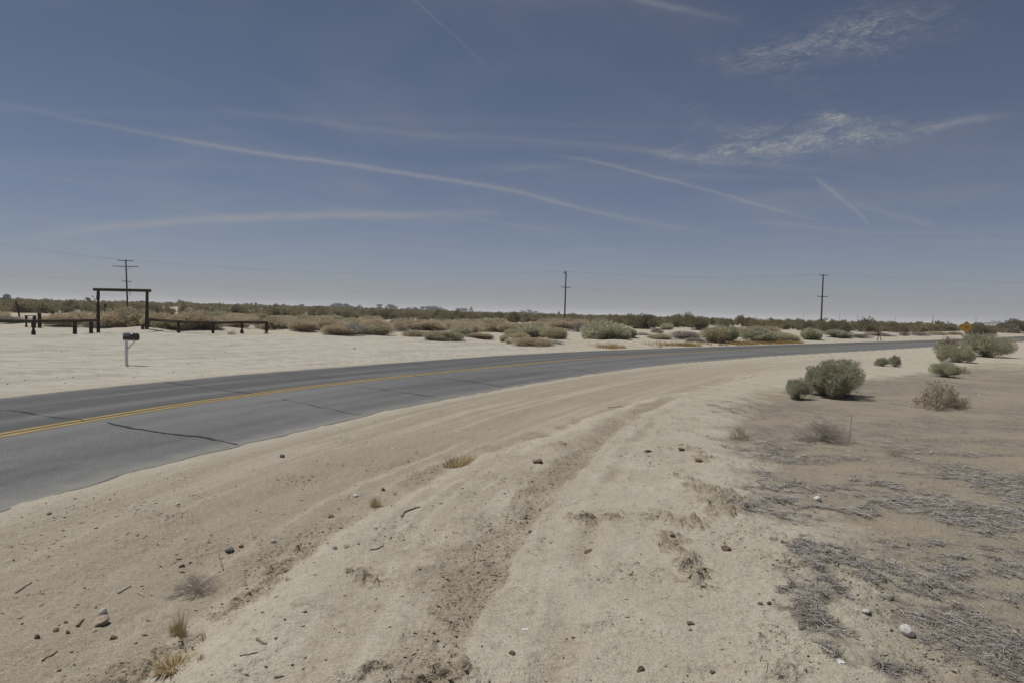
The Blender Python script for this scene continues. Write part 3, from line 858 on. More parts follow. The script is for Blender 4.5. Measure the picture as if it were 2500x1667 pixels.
def wire(a, b, sag, label, rad=.014):
    rad *= .48
    a, b = Vector(a), Vector(b); P = []
    for i in range(25):
        t = i / 24; q = a.lerp(b, t) - a; q.z -= sag * 4 * t * (1 - t); P.append(q)
    tag(MB().tube(P, rad, 5, 0, False).build('power_wire', M_WIRE, loc=a), label, 'wire', 'wires between the utility poles')


wire(e1[0][0], far_left[0], .9, 'upper of the wires climbing left from the gate pole', .016)
wire(e1[0][1], far_left[1], 1.4, 'lower of the wires climbing left from the gate pole', .016)
wire(e1[0][3], t2[0], 1.5, 'high wire from the gate pole to the middle pole', .018)
wire(e1[2][0], Vector((-150, 118, 8.4)), .4, 'low thin wire running left from the gate pole lower crossarm')
wire(e1[2][1], e2[0][0], 1.6, 'low wire from the gate pole to the middle pole', .011)
wire(t2[1], e3[0][0], .9, 'high wire from the middle pole to the right pole', .018)
wire(e2[0][1], e3[1][0], 1.0, 'low wire from the middle pole to the right pole', .011)
wire(e3[0][2], right_next[0], .8, 'high wire leaving the right pole to the right', .014)
wire(e3[1][1], right_next[1] - Vector((0, 0, 4)), .8, 'low wire leaving the right pole to the right', .010)

for k, (px, top_y, bot_y, arm, lb) in enumerate([(1843, 772, 779, 0, 'tiny hazy pole on the horizon left of the right T pole'), (1960, 768, 781, 0, 'hazy far pole just left of the right T pole'), (2048, 768, 784, 0, 'hazy far pole just right of the right T pole'),
                                             (2092, 766, 784, 0, 'hazy far pole second to the right of the T pole'), (2183, 773, 788, 0, 'hazy far pole above the long dark bush on the right'),
                                             (2275, 769, 789, 1, 'hazy far pole with a crossarm left of the yellow sign'), (2380, 777, 793, 1, 'hazy far pole just right of the yellow sign')]):
    d = 10.5 * FPX / (bot_y - top_y + 3); p = polespot(px, d)
    e = empty('distant_pole', p); tag(e, lb, 'utility pole', 'distant poles on the right horizon')
    MB().tube([(0, 0, -.5), (0, 0, 10.5)], [.26, .2], 8).build('pole', M_POLE, e)
    MB().box((0, -.2, 10.1), (2.8 if arm else 1.6, .16, .2)).build('crossarm', M_POLE, e)

# ------------------------------------------------------------------ yellow warning sign and verge stakes
def build_sign():
    p = spot(2358, 829); d = float(np.hypot(p[0], p[1])); e = empty('warning_sign', p, R(-30)); tag(e, 'yellow diamond warning sign on a thin post beyond the road', 'sign')
    yel = simple('sign_yellow', (.66, .33, .025), (.76, .41, .04), 3, .45, .4)
    blk = simple('sign_black', (.02, .02, .02), (.03, .03, .03), 3, .5, .3)
    k = d / FPX; cz = 1.62; hd = .80
    MB().box((0, .06, (cz + hd * .3) / 2 - .2), (.09, .09, cz + hd * .3 + .4)).build('post', simple('sign_post_wood', (.10, .085, .065), (.16, .135, .10), 4, .85), e)
    m = MB(); q = Matrix.Rotation(R(45), 3, 'Y'); m.box((0, 0, cz), (hd * 1.414, .02, hd * 1.414), q); plate = m.build('diamond_plate', yel, e)
    # thin black border and two short lines of legend
    b = MB()
    for (ax, az, bx, bz) in ((0, 1, 1, 0), (1, 0, 0, -1), (0, -1, -1, 0), (-1, 0, 0, 1)):
        b.bar((ax * hd * .92, -.013, cz + az * hd * .92), (bx * hd * .92, -.013, cz + bz * hd * .92), .004, .022)
    b.build('border', blk, plate)
    MB().box((.02, -.0135, cz + .06), (.52, .005, .07)).build('legend_line', blk, plate)
    MB().box((-.03, -.0135, cz - .13), (.20, .005, .07)).build('legend_line', blk, plate)


build_sign()
stp = spot(2143, 832)
e = empty('braced_stake', stp); tag(e, 'dark upright stake with a leaning brace at the far road edge', 'post')
log((0, 0, -.2), (.02, 0, 1.0), .045, .04, 7, 3).build('stake', M_LOG, e); log((.42, -.05, -.1), (.03, 0, .92), .04, .035, 7, 3).build('brace', M_LOG, e)
M_WHITE = simple('bleached_white', (.52, .50, .46), (.68, .66, .62), 9, .8, .2)
stake(2400, 820, .75, .05, M_WHITE, 'marker_post', 'short white marker post in front of bushes right of the yellow sign', 'post')
stake(2445, 812, .6, .05, M_WHITE, 'marker_post', 'small white marker post left of the rightmost dark bush', 'post')
stake(2071, 1081, .45, .011, M_WHITE, 'survey_stake', 'thin pale stake standing in front of the grey dead bush', 'stake', (.035, 0))

# ------------------------------------------------------------------ vegetation meshes
def leaves(P, D, ln, wd_, r):
    """thin triangles: P base points, D directions"""
    n = len(P); D = D / np.linalg.norm(D, axis=1)[:, None]
    rd = r.normal(size=(n, 3)); Sd = np.cross(D, rd); Sd /= np.linalg.norm(Sd, axis=1)[:, None] + 1e-9
    ln = ln * r.uniform(.6, 1.35, n)[:, None]; wd_ = wd_ * r.uniform(.7, 1.3, n)[:, None]
    V = np.empty((n, 3, 3)); V[:, 0] = P - Sd * wd_ / 2; V[:, 1] = P + Sd * wd_ / 2; V[:, 2] = P + D * ln
    return V.reshape(-1, 3), np.arange(3 * n).reshape(-1, 3)


def twig(A, B, r0):
    """three-sided stems between point arrays A and B, tapering"""
    n = len(A); D = B - A; L = np.linalg.norm(D, axis=1)[:, None]; D = D / L
    ref = np.where(np.abs(D[:, 2:3]) > .9, np.array([[1., 0, 0]]), np.array([[0, 0, 1.]]))
    a = np.cross(D, ref); a /= np.linalg.norm(a, axis=1)[:, None]; b = np.cross(D, a)
    V = np.empty((n, 6, 3)); r0 = np.broadcast_to(np.asarray(r0, float), (n,))[:, None]
    for k in range(3):
        c, s_ = math.cos(2.0944 * k), math.sin(2.0944 * k)
        V[:, k] = A + (a * c + b * s_) * r0; V[:, 3 + k] = B + (a * c + b * s_) * r0 * .4
    base = (np.arange(n) * 6)[:, None]
    F = np.concatenate([base + np.array([k, (k + 1) % 3, (k + 1) % 3 + 3, k + 3]) for k in range(3)])
    return V.reshape(-1, 3), F


def bush_mesh(seed, nleaf, lumps, ln, wd_, upbias, leaf_m, stem_m, name, fill=.55, flat=1.0, nstem=40, stem_r=.008, sprig=False, lr=(.28, .46)):
    """a bush about 1 m half-width: foliage mesh and stem mesh"""
    r = np.random.default_rng(seed)
    C = []
    for k in range(lumps):
        a = r.uniform(0, 6.283); q = math.sqrt(r.uniform(0, 1)) * .62
        rad = r.uniform(*lr) * (1.1 - .35 * q)
        zc_ = (1 - q * q) * r.uniform(.35, .85) + .1
        C.append((q * math.cos(a), q * math.sin(a), max(rad * .55, zc_ * .85), rad))
    C = np.array(C)
    k = r.integers(0, lumps, nleaf); d = r.normal(size=(nleaf, 3)); d /= np.linalg.norm(d, axis=1)[:, None]
    rad = C[k, 3] * np.where(r.random(nleaf) < fill, r.uniform(.82, 1.05, nleaf), r.uniform(.3, .9, nleaf))
    if sprig:
        far = r.random(nleaf) < .16; rad = np.where(far, C[k, 3] * r.uniform(.95, 1.55, nleaf), rad); d = np.where(far[:, None], d * .45 + np.array([0, 0, .75]) + .35 * C[k, :3], d)
        d /= np.linalg.norm(d, axis=1)[:, None]
    P = C[k, :3] + d * rad[:, None]
    P[:, 2] = np.where(P[:, 2] < .03, r.uniform(.02, .25, nleaf), P[:, 2])
    P[:, 2] *= flat
    out = P - np.array([0, 0, .15]); out /= np.linalg.norm(out, axis=1)[:, None]
    D = d * .5 + out * .6 + r.normal(size=(nleaf, 3)) * .45 + np.array([0, 0, upbias])
    V, F = leaves(P, D, ln, wd_, r)
    fol = mesh_np(name, V, F, leaf_m)
    t = r.integers(0, nleaf, nstem); A = np.column_stack([r.normal(0, .07, nstem), r.normal(0, .07, nstem), np.full(nstem, -.05)])
    mid = P[t] * np.array([.55, .55, .45]) + r.normal(0, .04, (nstem, 3))
    v1, f1 = twig(A, mid, stem_r * 1.6); v2, f2 = twig(mid, P[t], stem_r)
    stm = mesh_np(name + '_stem', np.vstack([v1, v2]), np.vstack([f1, f2 + len(v1)]), stem_m)
    return fol, stm


def twiggy_mesh(seed, ntw, ln, mat, name, spread=1.0, hgt=.9, levels=3, r0=.010, tips=None):
    """bare branching twigs from a root: dead or dry shrubs"""
    r = np.random.default_rng(seed); vs = []; fs = []; base = 0
    A = np.column_stack([r.normal(0, .05, ntw), r.normal(0, .05, ntw), np.full(ntw, -.02)])
    az = r.uniform(0, 6.283, ntw); el = r.uniform(.12, 1.45, ntw)
    D = np.column_stack([np.cos(az) * np.cos(el) * spread, np.sin(az) * np.cos(el) * spread, np.sin(el) * hgt])
    L = np.full(ntw, ln); rad = np.full(ntw, r0); T = []
    for lv in range(levels):
        B = A + D * L[:, None] * r.uniform(.6, 1.2, (len(A), 1)); B[:, 2] = np.maximum(B[:, 2], .015)
        v_, f_ = twig(A, B, rad); vs.append(v_); fs.append(f_ + base); base += len(v_)
        T = B
        kids = 3 if lv < levels - 1 else 0
        if kids:
            f = r.uniform(.45, 1.0, (len(A) * kids, 1)); A2 = np.repeat(A, kids, 0); B2 = np.repeat(B, kids, 0)
            D = np.repeat(D, kids, 0) + r.normal(0, .42, (len(A2), 3)); D /= np.linalg.norm(D, axis=1)[:, None]
            D *= np.array([spread, spread, hgt]); A = A2 + (B2 - A2) * f; L = np.repeat(L, kids) * .62; rad = np.repeat(rad, kids) * .58
    if tips is not None:
        v_, f_ = leaves(np.repeat(T, tips[0], 0) + r.normal(0, .02, (len(T) * tips[0], 3)), r.normal(size=(len(T) * tips[0], 3)) + np.array([0, 0, .6]), tips[1], tips[2], r)
        vs.append(v_); f4 = np.column_stack([f_, f_[:, 2]])
        tri = mesh_np(name + '_leaf', v_, f_, tips[3])
        return mesh_np(name, np.vstack(vs[:-1]), np.vstack(fs), mat), tri
    return mesh_np(name, np.vstack(vs), np.vstack(fs), mat), None


M_SAGE = leaf_mat('saltbush_leaf', ((.375, .378, .268), (.54, .535, .40), (.45, .41, .29)), .5)
M_TAN = leaf_mat('dry_brush_leaf', ((.46, .385, .27), (.62, .535, .39), (.44, .39, .265)), .45)
M_TANG = leaf_mat('half_dry_brush_leaf', ((.41, .37, .25), (.56, .505, .35), (.36, .355, .24)), .45)
M_CREO = leaf_mat('creosote_leaf', ((.225, .200, .112), (.32, .285, .17), (.285, .235, .15)), .45, .35)
M_GREY = leaf_mat('dead_grey_brush', ((.33, .29, .255), (.47, .43, .38), (.27, .25, .23)), .1)
M_STEM = simple('grey_brown_stem', (.13, .105, .08), (.20, .165, .13), 8, .9, .1)
M_DSTEM = simple('dark_stem', (.05, .042, .034), (.09, .075, .06), 8, .9, .1)
M_DRY = leaf_mat('dry_brown_twig', ((.36, .295, .215), (.52, .44, .33), (.30, .25, .185)), 0)
M_TWIG = leaf_mat('bleached_grey_twig', ((.42, .37, .32), (.60, .545, .48), (.36, .32, .28)), 0)
M_STRAW = leaf_mat('dry_straw', ((.38, .30, .165), (.52, .43, .26), (.34, .27, .16)), .3)
M_GOLD = leaf_mat('golden_dry_grass', ((.36, .25, .095), (.47, .345, .155), (.30, .215, .095)), .25)

KIND = {}
for nm, lm, sm, n, lp, ln, wd_, ub, k in (('sage', M_SAGE, M_STEM, 9000, 11, .13, .036, .45, 5), ('tan', M_TAN, M_STEM, 8000, 12, .12, .030, .25, 5), ('tang', M_TANG, M_STEM, 8000, 12, .12, .030, .3, 4),
                                          ('creo', M_CREO, M_DSTEM, 3800, 11, .12, .045, .5, 5), ('grey', M_GREY, M_STEM, 5000, 9, .15, .018, .2, 3)):
    KIND[nm] = [bush_mesh(300 + 20 * len(KIND) + i, n, lp, ln, wd_, ub, lm, sm, nm + '_foliage') for i in range(k)]
KIND['near'] = [bush_mesh(500 + i, 19000, 17, .070, .018, .75, M_SAGE, M_STEM, 'near_foliage', .7, 1.0, 90, .006, True, (.17, .33)) for i in range(5)]
LONG = {'sage': 'grey-green saltbush', 'tan': 'tan dry brush', 'tang': 'half-dry olive tan bush', 'creo': 'dark olive creosote bush', 'grey': 'dead grey brush'}
TWIGS = [twiggy_mesh(480 + i, 26, .48, M_DRY, 'dead_twigs', .95, .95, 4, .007)[0] for i in range(2)]
_cnt = {}


def bush(kind, px, py, wpx, hpx, label, group=None, yaw=None, cat='bush', name=None, depth=None, big=1.0):
    """a bush with its foot at a pixel, wpx by hpx pixels large there"""
    p = spot(px, py); k = (p - EYE) @ FWD / FPX
    i = _cnt.get(kind, 0); _cnt[kind] = i + 1
    fol, stm = KIND[kind][i % len(KIND[kind])]
    wm, hm = wpx * k, hpx * k
    bw = fol.get('bw')
    if bw is None:
        co = np.empty(len(fol.vertices) * 3, np.float32); fol.vertices.foreach_get('co', co); co = co.reshape(-1, 3)
        lo, hi = np.percentile(co, 1, 0), np.percentile(co, 99, 0)
        fol['bw'] = float(((hi - lo)[0] + (hi - lo)[1]) / 2); fol['bh'] = float(hi[2]); bw = fol['bw']
    e = empty(name or {'creo': 'creosote_bush', 'sage': 'saltbush', 'near': 'saltbush', 'grey': 'dead_bush'}.get(kind, 'dry_bush'), p - np.array([0, 0, .03]), random.uniform(0, 6.28) if yaw is None else yaw)
    e.scale = (wm / bw * big, (depth * k if depth else wm) / bw * big, hm / fol['bh'])
    tag(e, label, cat, group)
    obj('foliage', fol, e); obj('stems', stm, e)
    if kind == 'near': obj('dead_twigs', TWIGS[i % 2], e)
    return e


# near bushes on the right
B = bush('near', 2058, 968, 140, 88, 'largest rounded grey-green saltbush on the bare ground at right', yaw=.5)
bush('near', 2008, 964, 72, 70, 'lower grey-green lobe joined to the left flank of the largest saltbush', yaw=2.2)
bush('near', 1949, 974, 60, 50, 'small rounded grey-green bush just left of the largest saltbush')
bush('near', 2152, 893, 32, 20, 'low left one of two small green bushes behind the largest saltbush')
bush('near', 2185, 895, 25, 28, 'upright right one of two small green bushes behind the largest saltbush')
bush('near', 2334, 884, 70, 42, 'grey-green saltbush in front of the dark dry shrub at right')
bush('near', 2410, 871, 100, 54, 'wide grey-green saltbush nearest the right edge beside the road')
bush('near', 2305, 920, 58, 36, 'small grey-green saltbush standing foremost of the right hand cluster')


def shrub(px, py, wpx, hpx, meshes, name, label, cat='shrub', yaw=0.0, tilt=0.0, group=None, flat=None):
    p = spot(px, py); k = (p - EYE) @ FWD / FPX
    a, b = meshes
    co = np.empty(len(a.vertices) * 3, np.float32); a.vertices.foreach_get('co', co); co = co.reshape(-1, 3)
    hi = np.percentile(co, 99, 0); lo = np.percentile(co, 1, 0)
    e = empty(name, p - np.array([0, 0, .01]), rot=(tilt, 0, yaw)); e.scale = (wpx * k / (hi[0] - lo[0]), wpx * k / (hi[0] - lo[0]) * .9, hpx * k / hi[2])
    tag(e, label, cat, group); obj('branches', a, e)
    if b: obj('leaves', b, e)
    return e


shrub(2290, 997, 118, 60, twiggy_mesh(401, 30, .5, M_DRY, 'dry_shrub', 1.1, .8, 4, .008, (3, .05, .02, M_DRY)), 'dry_shrub', 'sparse brown twiggy dry shrub on bare ground right of largest saltbush', yaw=.4)
shrub(2330, 993, 60, 26, twiggy_mesh(403, 60, .4, M_GREY, 'dry_shrub', 1.1, .7, 3, .008, (3, .06, .02, M_SAGE)), 'dry_shrub', 'low greyish clump at the foot of the sparse brown shrub')
shrub(2316, 862, 60, 36, twiggy_mesh(405, 36, .5, M_DSTEM, 'dry_shrub', .9, 1.0, 4, .012, (2, .07, .035, M_DRY)), 'dry_shrub', 'dark reddish twiggy shrub against the road behind the saltbushes')
shrub(2015, 1076, 138, 54, twiggy_mesh(407, 120, .5, M_TWIG, 'dead_shrub', 1.2, .75, 4, .007), 'dead_shrub', 'grey tangled dead shrub half buried in sand, lower right', yaw=.2)
shrub(1805, 1073, 66, 36, twiggy_mesh(409, 60, .5, M_DRY, 'dry_weed', 1.1, .7, 4, .006), 'dry_weed', 'thin brown weed on the sand left of the grey dead shrub', 'weed')
shrub(2186, 1112, 50, 20, twiggy_mesh(411, 50, .5, M_DRY, 'dry_weed', 1.1, .6, 4, .006), 'dry_weed', 'tiny brown weed right of the grey dead shrub', 'weed')
shrub(2355, 911, 28, 20, twiggy_mesh(413, 40, .5, M_DRY, 'dry_weed', 1.0, .8, 4, .010), 'dry_weed', 'small brown weed right of the foremost saltbush of the cluster', 'weed')
shrub(480, 1446, 128, 50, twiggy_mesh(415, 60, .5, M_TWIG, 'brush_heap', 1.3, .40, 4, .007), 'brush_heap', 'flat heap of grey dead twigs lying on the shoulder at lower left', 'brush heap', yaw=.6)
shrub(2310, 899, 44, 14, twiggy_mesh(417, 50, .5, M_DRY, 'dry_weed', 1.1, .6, 3, .010), 'dry_weed', 'low brown weed left behind the foremost saltbush of the cluster', 'weed')

# middle-distance brush: (kind, foot x, foot y, width, height)
SEG = {
    'a': ('bush behind the left rail fence', 'brush behind the left fence', [('tan', 148, 797, 64, 30), ('tan', 196, 798, 76, 36), ('grey', 108, 797, 44, 20), ('tan', 232, 799, 40, 26), ('grey', 226, 806, 34, 14), ('grey', 35, 790, 60, 18), ('tan', 12, 778, 30, 16)]),
    'b': ('bush seen through the log gate', 'brush behind the gate', [('tan', 268, 805, 74, 40), ('tang', 312, 806, 88, 44), ('tan', 346, 801, 60, 42), ('grey', 296, 807, 56, 24), ('tan', 330, 807, 56, 24)]),
    'c': ('bush behind the right rail fence', 'brush behind the right fence', [('tan', 390, 806, 62, 33), ('tan', 410, 812, 52, 24), ('tan', 462, 811, 84, 38), ('tang', 514, 790, 64, 30), ('tan', 552, 793, 66, 22), ('tan', 494, 815, 70, 28), ('grey', 531, 808, 26, 12), ('tan', 400, 786, 62, 14),
                                                                         ('tan', 600, 794, 54, 14), ('tang', 440, 800, 60, 26), ('tan', 575, 805, 50, 18), ('grey', 632, 806, 44, 20)]),
    'd': ('bush in the row right of the fence end', 'brush row between the fence end and the turnout corner', [('tan', 670, 806, 54, 32), ('tan', 708, 806, 64, 26), ('tan', 745, 807, 56, 26), ('tang', 750, 790, 54, 20), ('sage', 790, 788, 84, 18), ('tan', 790, 808, 76, 28),
                                                                                               ('tan', 824, 817, 60, 28), ('grey', 866, 818, 84, 28), ('tang', 928, 819, 68, 32), ('tan', 920, 803, 66, 26), ('tan', 858, 795, 56, 20), ('tan', 690, 792, 60, 20), ('tan', 895, 816, 50, 24)]),
    'e': ('bush in the row left of the middle pole', 'brush row left of the middle pole', [('tan', 1002, 806, 80, 28), ('tan', 1046, 808, 70, 28), ('tan', 1017, 816, 54, 15), ('grey', 972, 811, 40, 14), ('tang', 1082, 824, 80, 24), ('tan', 1106, 806, 70, 22),
                                                                                          ('tan', 1165, 811, 80, 24), ('tan', 1213, 810, 60, 25), ('tan', 1183, 827, 38, 13), ('tan', 1140, 812, 60, 20), ('tan', 1155, 824, 40, 12), ('tan', 1062, 800, 60, 20), ('tang', 1240, 812, 54, 22)]),
    'f': ('bush below the middle pole', 'brush round the foot of the middle pole', [('sage', 1282, 824, 70, 28), ('tan', 1267, 828, 44, 18), ('sage', 1310, 823, 70, 30), ('tang', 1356, 827, 64, 28), ('tan', 1367, 808, 60, 26), ('grey', 1409, 809, 52, 22), ('tan', 1298, 841, 84, 19), ('grey', 1340, 836, 60, 10), ('tan', 1258, 838, 40, 12)]),
    'g': ('bush in the scrub between the middle and right poles', 'brush between the middle and right poles', [('sage', 1533, 826, 34, 24), ('sage', 1632, 809, 28, 17), ('grey', 1606, 812, 24, 12), ('grey', 1667, 828, 66, 17), ('grey', 1566, 822, 44, 11), ('tang', 1612, 828, 46, 14),
                                                                                                           ('sage', 1775, 831, 46, 36), ('tan', 1815, 825, 46, 22), ('sage', 1856, 834, 66, 31), ('tan', 1842, 820, 60, 24), ('tan', 1868, 818, 56, 22), ('tang', 1913, 834, 66, 22), ('tan', 1800, 816, 50, 18), ('grey', 1700, 833, 40, 10), ('tan', 1890, 828, 40, 20)]),
    'h': ('bush low across the road near the yellow sign', 'low brush across the road on the right', [('grey', 2103, 825, 44, 10), ('grey', 2208, 820, 24, 10), ('grey', 2158, 820, 44, 9), ('grey', 2246, 821, 44, 10), ('tan', 2290, 818, 44, 9), ('tan', 2130, 818, 34, 8), ('grey', 2060, 826, 34, 8), ('tan', 2330, 818, 30, 8)]),
}
ORD = ['leftmost', 'second', 'third', 'fourth', 'fifth', 'sixth', 'seventh', 'eighth', 'ninth', 'tenth', 'eleventh', 'twelfth']


def nth(i, n):
    if n == 1: return ''
    if i == n - 1: return 'rightmost '
    return 'leftmost ' if i == 0 else ORD[i] + ' '


for key, (where, grp, L) in SEG.items():
    for kind, px, py, a, b in L:
        same = sorted(q[1] for q in L if q[0] == kind); i_ = same.index(px); n_ = len(same); where_ = where.replace('bush ', '', 1)
        lab = f'{nth(i_, n_)}{LONG[kind]}{" from the left" if 0 < i_ < n_ - 1 else ""} {where_}'
        if key in 'abc' and py > 797: b += (py - 797) * .45; py = 797 + (py - 797) * .4
        bush(kind, px, py, a * 1.10, b * .96, lab, grp)
BR = np.random.default_rng(55)
for lo, hi, n_, y0, where in ((648, 948, 12, 798, 'in the back row right of the fence end'), (962, 1240, 11, 801, 'in the back row left of the middle pole'), (1250, 1450, 8, 803, 'in the back row round the middle pole'), (470, 640, 7, 792, 'in the back row above the right fence')):
    for i_ in range(n_):
        kd = 'tan' if BR.random() < .7 else 'tang'
        bush(kd, lo + (hi - lo) * (i_ + .5) / n_ + BR.uniform(-8, 8), y0 + BR.uniform(-4, 4), BR.uniform(44, 74), BR.uniform(15, 24), f'{nth(i_, n_)}dry tan bush{" from the left" if 0 < i_ < n_ - 1 else ""} {where}', 'back row of tan brush')
bush('sage', 1477, 827, 108, 45, 'big rounded grey-green saltbush right of the middle pole across the road')
bush('sage', 1127, 826, 48, 23, 'greenest small saltbush at the edge of the tan row left of middle pole')
bush('sage', 1228, 834, 22, 15, 'single tiny green bush on the edge of the pale turnout')
bush('tang', 1748, 834, 76, 36, 'wide tan and green bush left of the sand mound across the road')
bush('sage', 1972, 829, 50, 27, 'grey-green saltbush just left below the right pole')
bush('sage', 2043, 825, 46, 18, 'low rounded saltbush just right below the right pole')
for kind, px, py, a, b, lb in [('creo', 1551, 803, 56, 33, 'left one of two dark olive creosote bushes right of the big saltbush'), ('creo', 1580, 804, 50, 32, 'right one of two dark olive creosote bushes right of the big saltbush'), ('creo', 1706, 807, 38, 30, 'upright dark creosote bush standing alone between the poles'),
                               ('creo', 1670, 798, 44, 20, 'dark creosote bush just left of the upright one between the poles'), ('creo', 2020, 813, 40, 26, 'dark creosote bush at the foot of the right pole'), ('creo', 1950, 808, 28, 22, 'dark creosote bush left behind the foot of the right pole'),
                               ('creo', 2098, 811, 34, 22, 'rounded dark creosote bush right of the right pole'), ('creo', 2158, 809, 46, 21, 'left half of the long dark creosote clump on the right'), ('creo', 2184, 810, 40, 23, 'right half of the long dark creosote clump on the right'),
                               ('creo', 2392, 819, 56, 28, 'dark creosote bush just right of the yellow sign'), ('creo', 2478, 813, 62, 30, 'biggest dark creosote bush at the right edge beyond the road'), ('creo', 2300, 809, 60, 17, 'dark creosote bush left of the yellow sign'), ('creo', 2246, 808, 34, 16, 'dark creosote bush second left of the yellow sign')]:
    bush(kind, px, py, a * 1.1, b * 1.05, lb, 'creosote bushes across the road')

# ------------------------------------------------------------------ creosote flat towards the horizon
def scatter_creosote():
    r = np.random.default_rng(77)
    pts = []
    N = 36000
    dd = np.sqrt(r.uniform(95 ** 2, 900 ** 2, N)); an = r.uniform(-R(44), R(44), N)
    x = dd * np.sin(an); y = dd * np.cos(an)
    px = W / 2 + FPX * x / y
    patch = fbm(x / 38, y / 38, 131, 3)
    inner = np.interp(px, [0, 300, 600, 1000, 1300, 1600, 1900, 2200, 2500], [112, 118, 128, 112, 112, 105, 110, 112, 108])
    outer = np.interp(px, [0, 1200, 1500, 1700, 1900, 2500], [700, 850, 800, 520, 380, 330])
    dens = np.interp(px, [0, 1200, 1600, 1800, 2500], [.46, .46, .38, .25, .2]) * np.interp(dd, [95, 140, 220, 400, 900], [.55, .8, 1, .7, .4])
    keep = (dd > inner) & (dd < outer) & (r.random(N) < dens * np.clip(1.0 + 2.2 * patch, 0.05, 1.6))
    rd, _ = linedist(x, y, ROAD); keep &= np.abs(rd) > 14
    x, y, dd = x[keep], y[keep], dd[keep]
    o = np.argsort(dd); x, y, dd = x[o], y[o], dd[o]
    z = lay(x, y)
    h = r.uniform(1.15, 2.0, len(x)) * np.where(r.random(len(x)) < .08, 1.25, 1); wv = h * r.uniform(1.1, 1.9, len(x))
    print('creosote', len(x))
    lo = []
    for i in range(4):
        f, s_ = bush_mesh(600 + i, 1500, 9, .17, .075, .5, M_CREO, M_DSTEM, 'creosote_bush')
        lo.append(f)
    nb = 285
    for i in range(min(nb, len(x))):
        me = lo[i % 4]
        ob = obj('creosote_bush', me, None, (x[i], y[i], z[i] - .05), (0, 0, r.uniform(0, 6.28)), (wv[i] / 1.75, wv[i] / 1.75, h[i] / 1.05))
        tag(ob, 'olive creosote bush in the dense scrub band below the horizon', 'bush', 'creosote scrub band')
    # the rest: one mass
    VV = []; FF = []; base = 0
    proto = []
    for i in range(4):
        f, s_ = bush_mesh(640 + i, 110, 7, .34, .24, .4, M_CREO, M_DSTEM, 'proto', nstem=2)
        co = np.empty(len(f.vertices) * 3, np.float32); f.vertices.foreach_get('co', co); proto.append(co.reshape(-1, 3))
    for i in range(nb, len(x)):
        co = proto[i % 4] * np.array([wv[i] / 1.75, wv[i] / 1.75, h[i] / 1.05]); a = r.uniform(0, 6.28); c, s_ = math.cos(a), math.sin(a)
        VV.append(np.column_stack([co[:, 0] * c - co[:, 1] * s_ + x[i], co[:, 0] * s_ + co[:, 1] * c + y[i], co[:, 2] + z[i] - .05]))
    if VV:
        V = np.vstack(VV); ob = obj('creosote_scrub', mesh_np('creosote_scrub', V, np.arange(len(V)).reshape(-1, 3), M_CREO))
        tag(ob, 'far dark olive creosote scrub merging into a band along the horizon', 'scrub', None, 'stuff')


scatter_creosote()

# ------------------------------------------------------------------ trees on the horizon
M_TREE = leaf_mat('far_tree_leaf', ((.040, .055, .028), (.070, .085, .045), (.050, .060, .035)), .15)
M_BARK = simple('tree_bark', (.07, .055, .042), (.12, .10, .08), 5, .9, .1, .3)


def tree_mesh(seed, conic=False):
    r = np.random.default_rng(seed); n = 1100; K = 11; C = []
    for k in range(K):
        a = r.uniform(0, 6.283); z = r.uniform(.28, .86)
        q = r.uniform(.1, .75) * ((1 - z) * .55 + .06 if conic else .36 * math.sin(math.pi * min(1, z * .9 + .12)) + .05)
        C.append((q * math.cos(a), q * math.sin(a), z, r.uniform(.10, .17) * (.8 if conic else 1.15)))
    C = np.array(C); k = r.integers(0, K, n); d = r.normal(size=(n, 3)); d /= np.linalg.norm(d, axis=1)[:, None]
    P = C[k, :3] + d * (C[k, 3] * r.uniform(.55, 1.05, n))[:, None]
    V, F = leaves(P, d + r.normal(size=(n, 3)) * .6, .075, .05, r)
    crown = mesh_np('crown', V, F, M_TREE)
    m = MB().tube([(0, 0, -.04), (.01, 0, .22), (-.01, .01, .5), (0, 0, .75)], [.035, .027, .018, .006], 7)
    for q in range(5):
        m.tube([(0, 0, .2 + .07 * q), tuple(C[q, :3])], [.014, .004], 5)
    return crown, m.mesh('trunk', M_BARK)


TREES = [tree_mesh(700 + i) for i in range(5)] + [tree_mesh(720, True)]
_ti = 0


def tree(px, top_y, wpx, dist, label, group, kind=None, wide=1.0):
    global _ti
    x = (px - W / 2) / FPX * dist; y = dist; z = gz(x, y)
    d = ray(px, top_y); top = EYE[2] + d[2] / d[1] * dist; h = max(2.0, top - z)
    crown, trunk = TREES[kind if kind is not None else _ti % 5]; _ti += 1
    e = empty('tree', (x, y, z), random.uniform(0, 6.28)); wm = wpx / FPX * dist * wide
    e.scale = (wm / .72, wm / .72, h); tag(e, label, 'tree', group)
    obj('trunk', trunk, e); obj('crown', crown, e)


TL = [(578, 741, 9), (590, 742, 11), (598, 741, 10), (612, 740, 10), (624, 739, 9)]
for i_, (px, ty, wp) in enumerate(TL):
    tree(px, ty, wp, 1000, nth(i_, len(TL)) + 'small tree in the leftmost clump on the horizon right of the gate', 'left horizon tree clump')
tree(655, 745, 9, 1000, 'lone small tree on the horizon above the right fence end', 'horizon trees')
TL = [(692, 743, 13), (706, 745, 10), (720, 746, 11), (734, 743, 17), (768, 746, 18), (798, 746, 20)]
for i_, (px, ty, wp) in enumerate(TL):
    tree(px, ty, wp, 1150, nth(i_, len(TL)) + 'low tree in the horizon line left of the tall dark clump', 'low horizon trees')
TL = [(816, 740, 17), (829, 741, 18), (843, 742, 18)]
for i_, (px, ty, wp) in enumerate(TL):
    tree(px, ty, wp, 1000, nth(i_, len(TL)) + 'tree in the tallest dark clump on the horizon', 'tallest horizon clump', None, 1.5)
TL = [(862, 747, 11), (876, 744, 17), (891, 750, 11)]
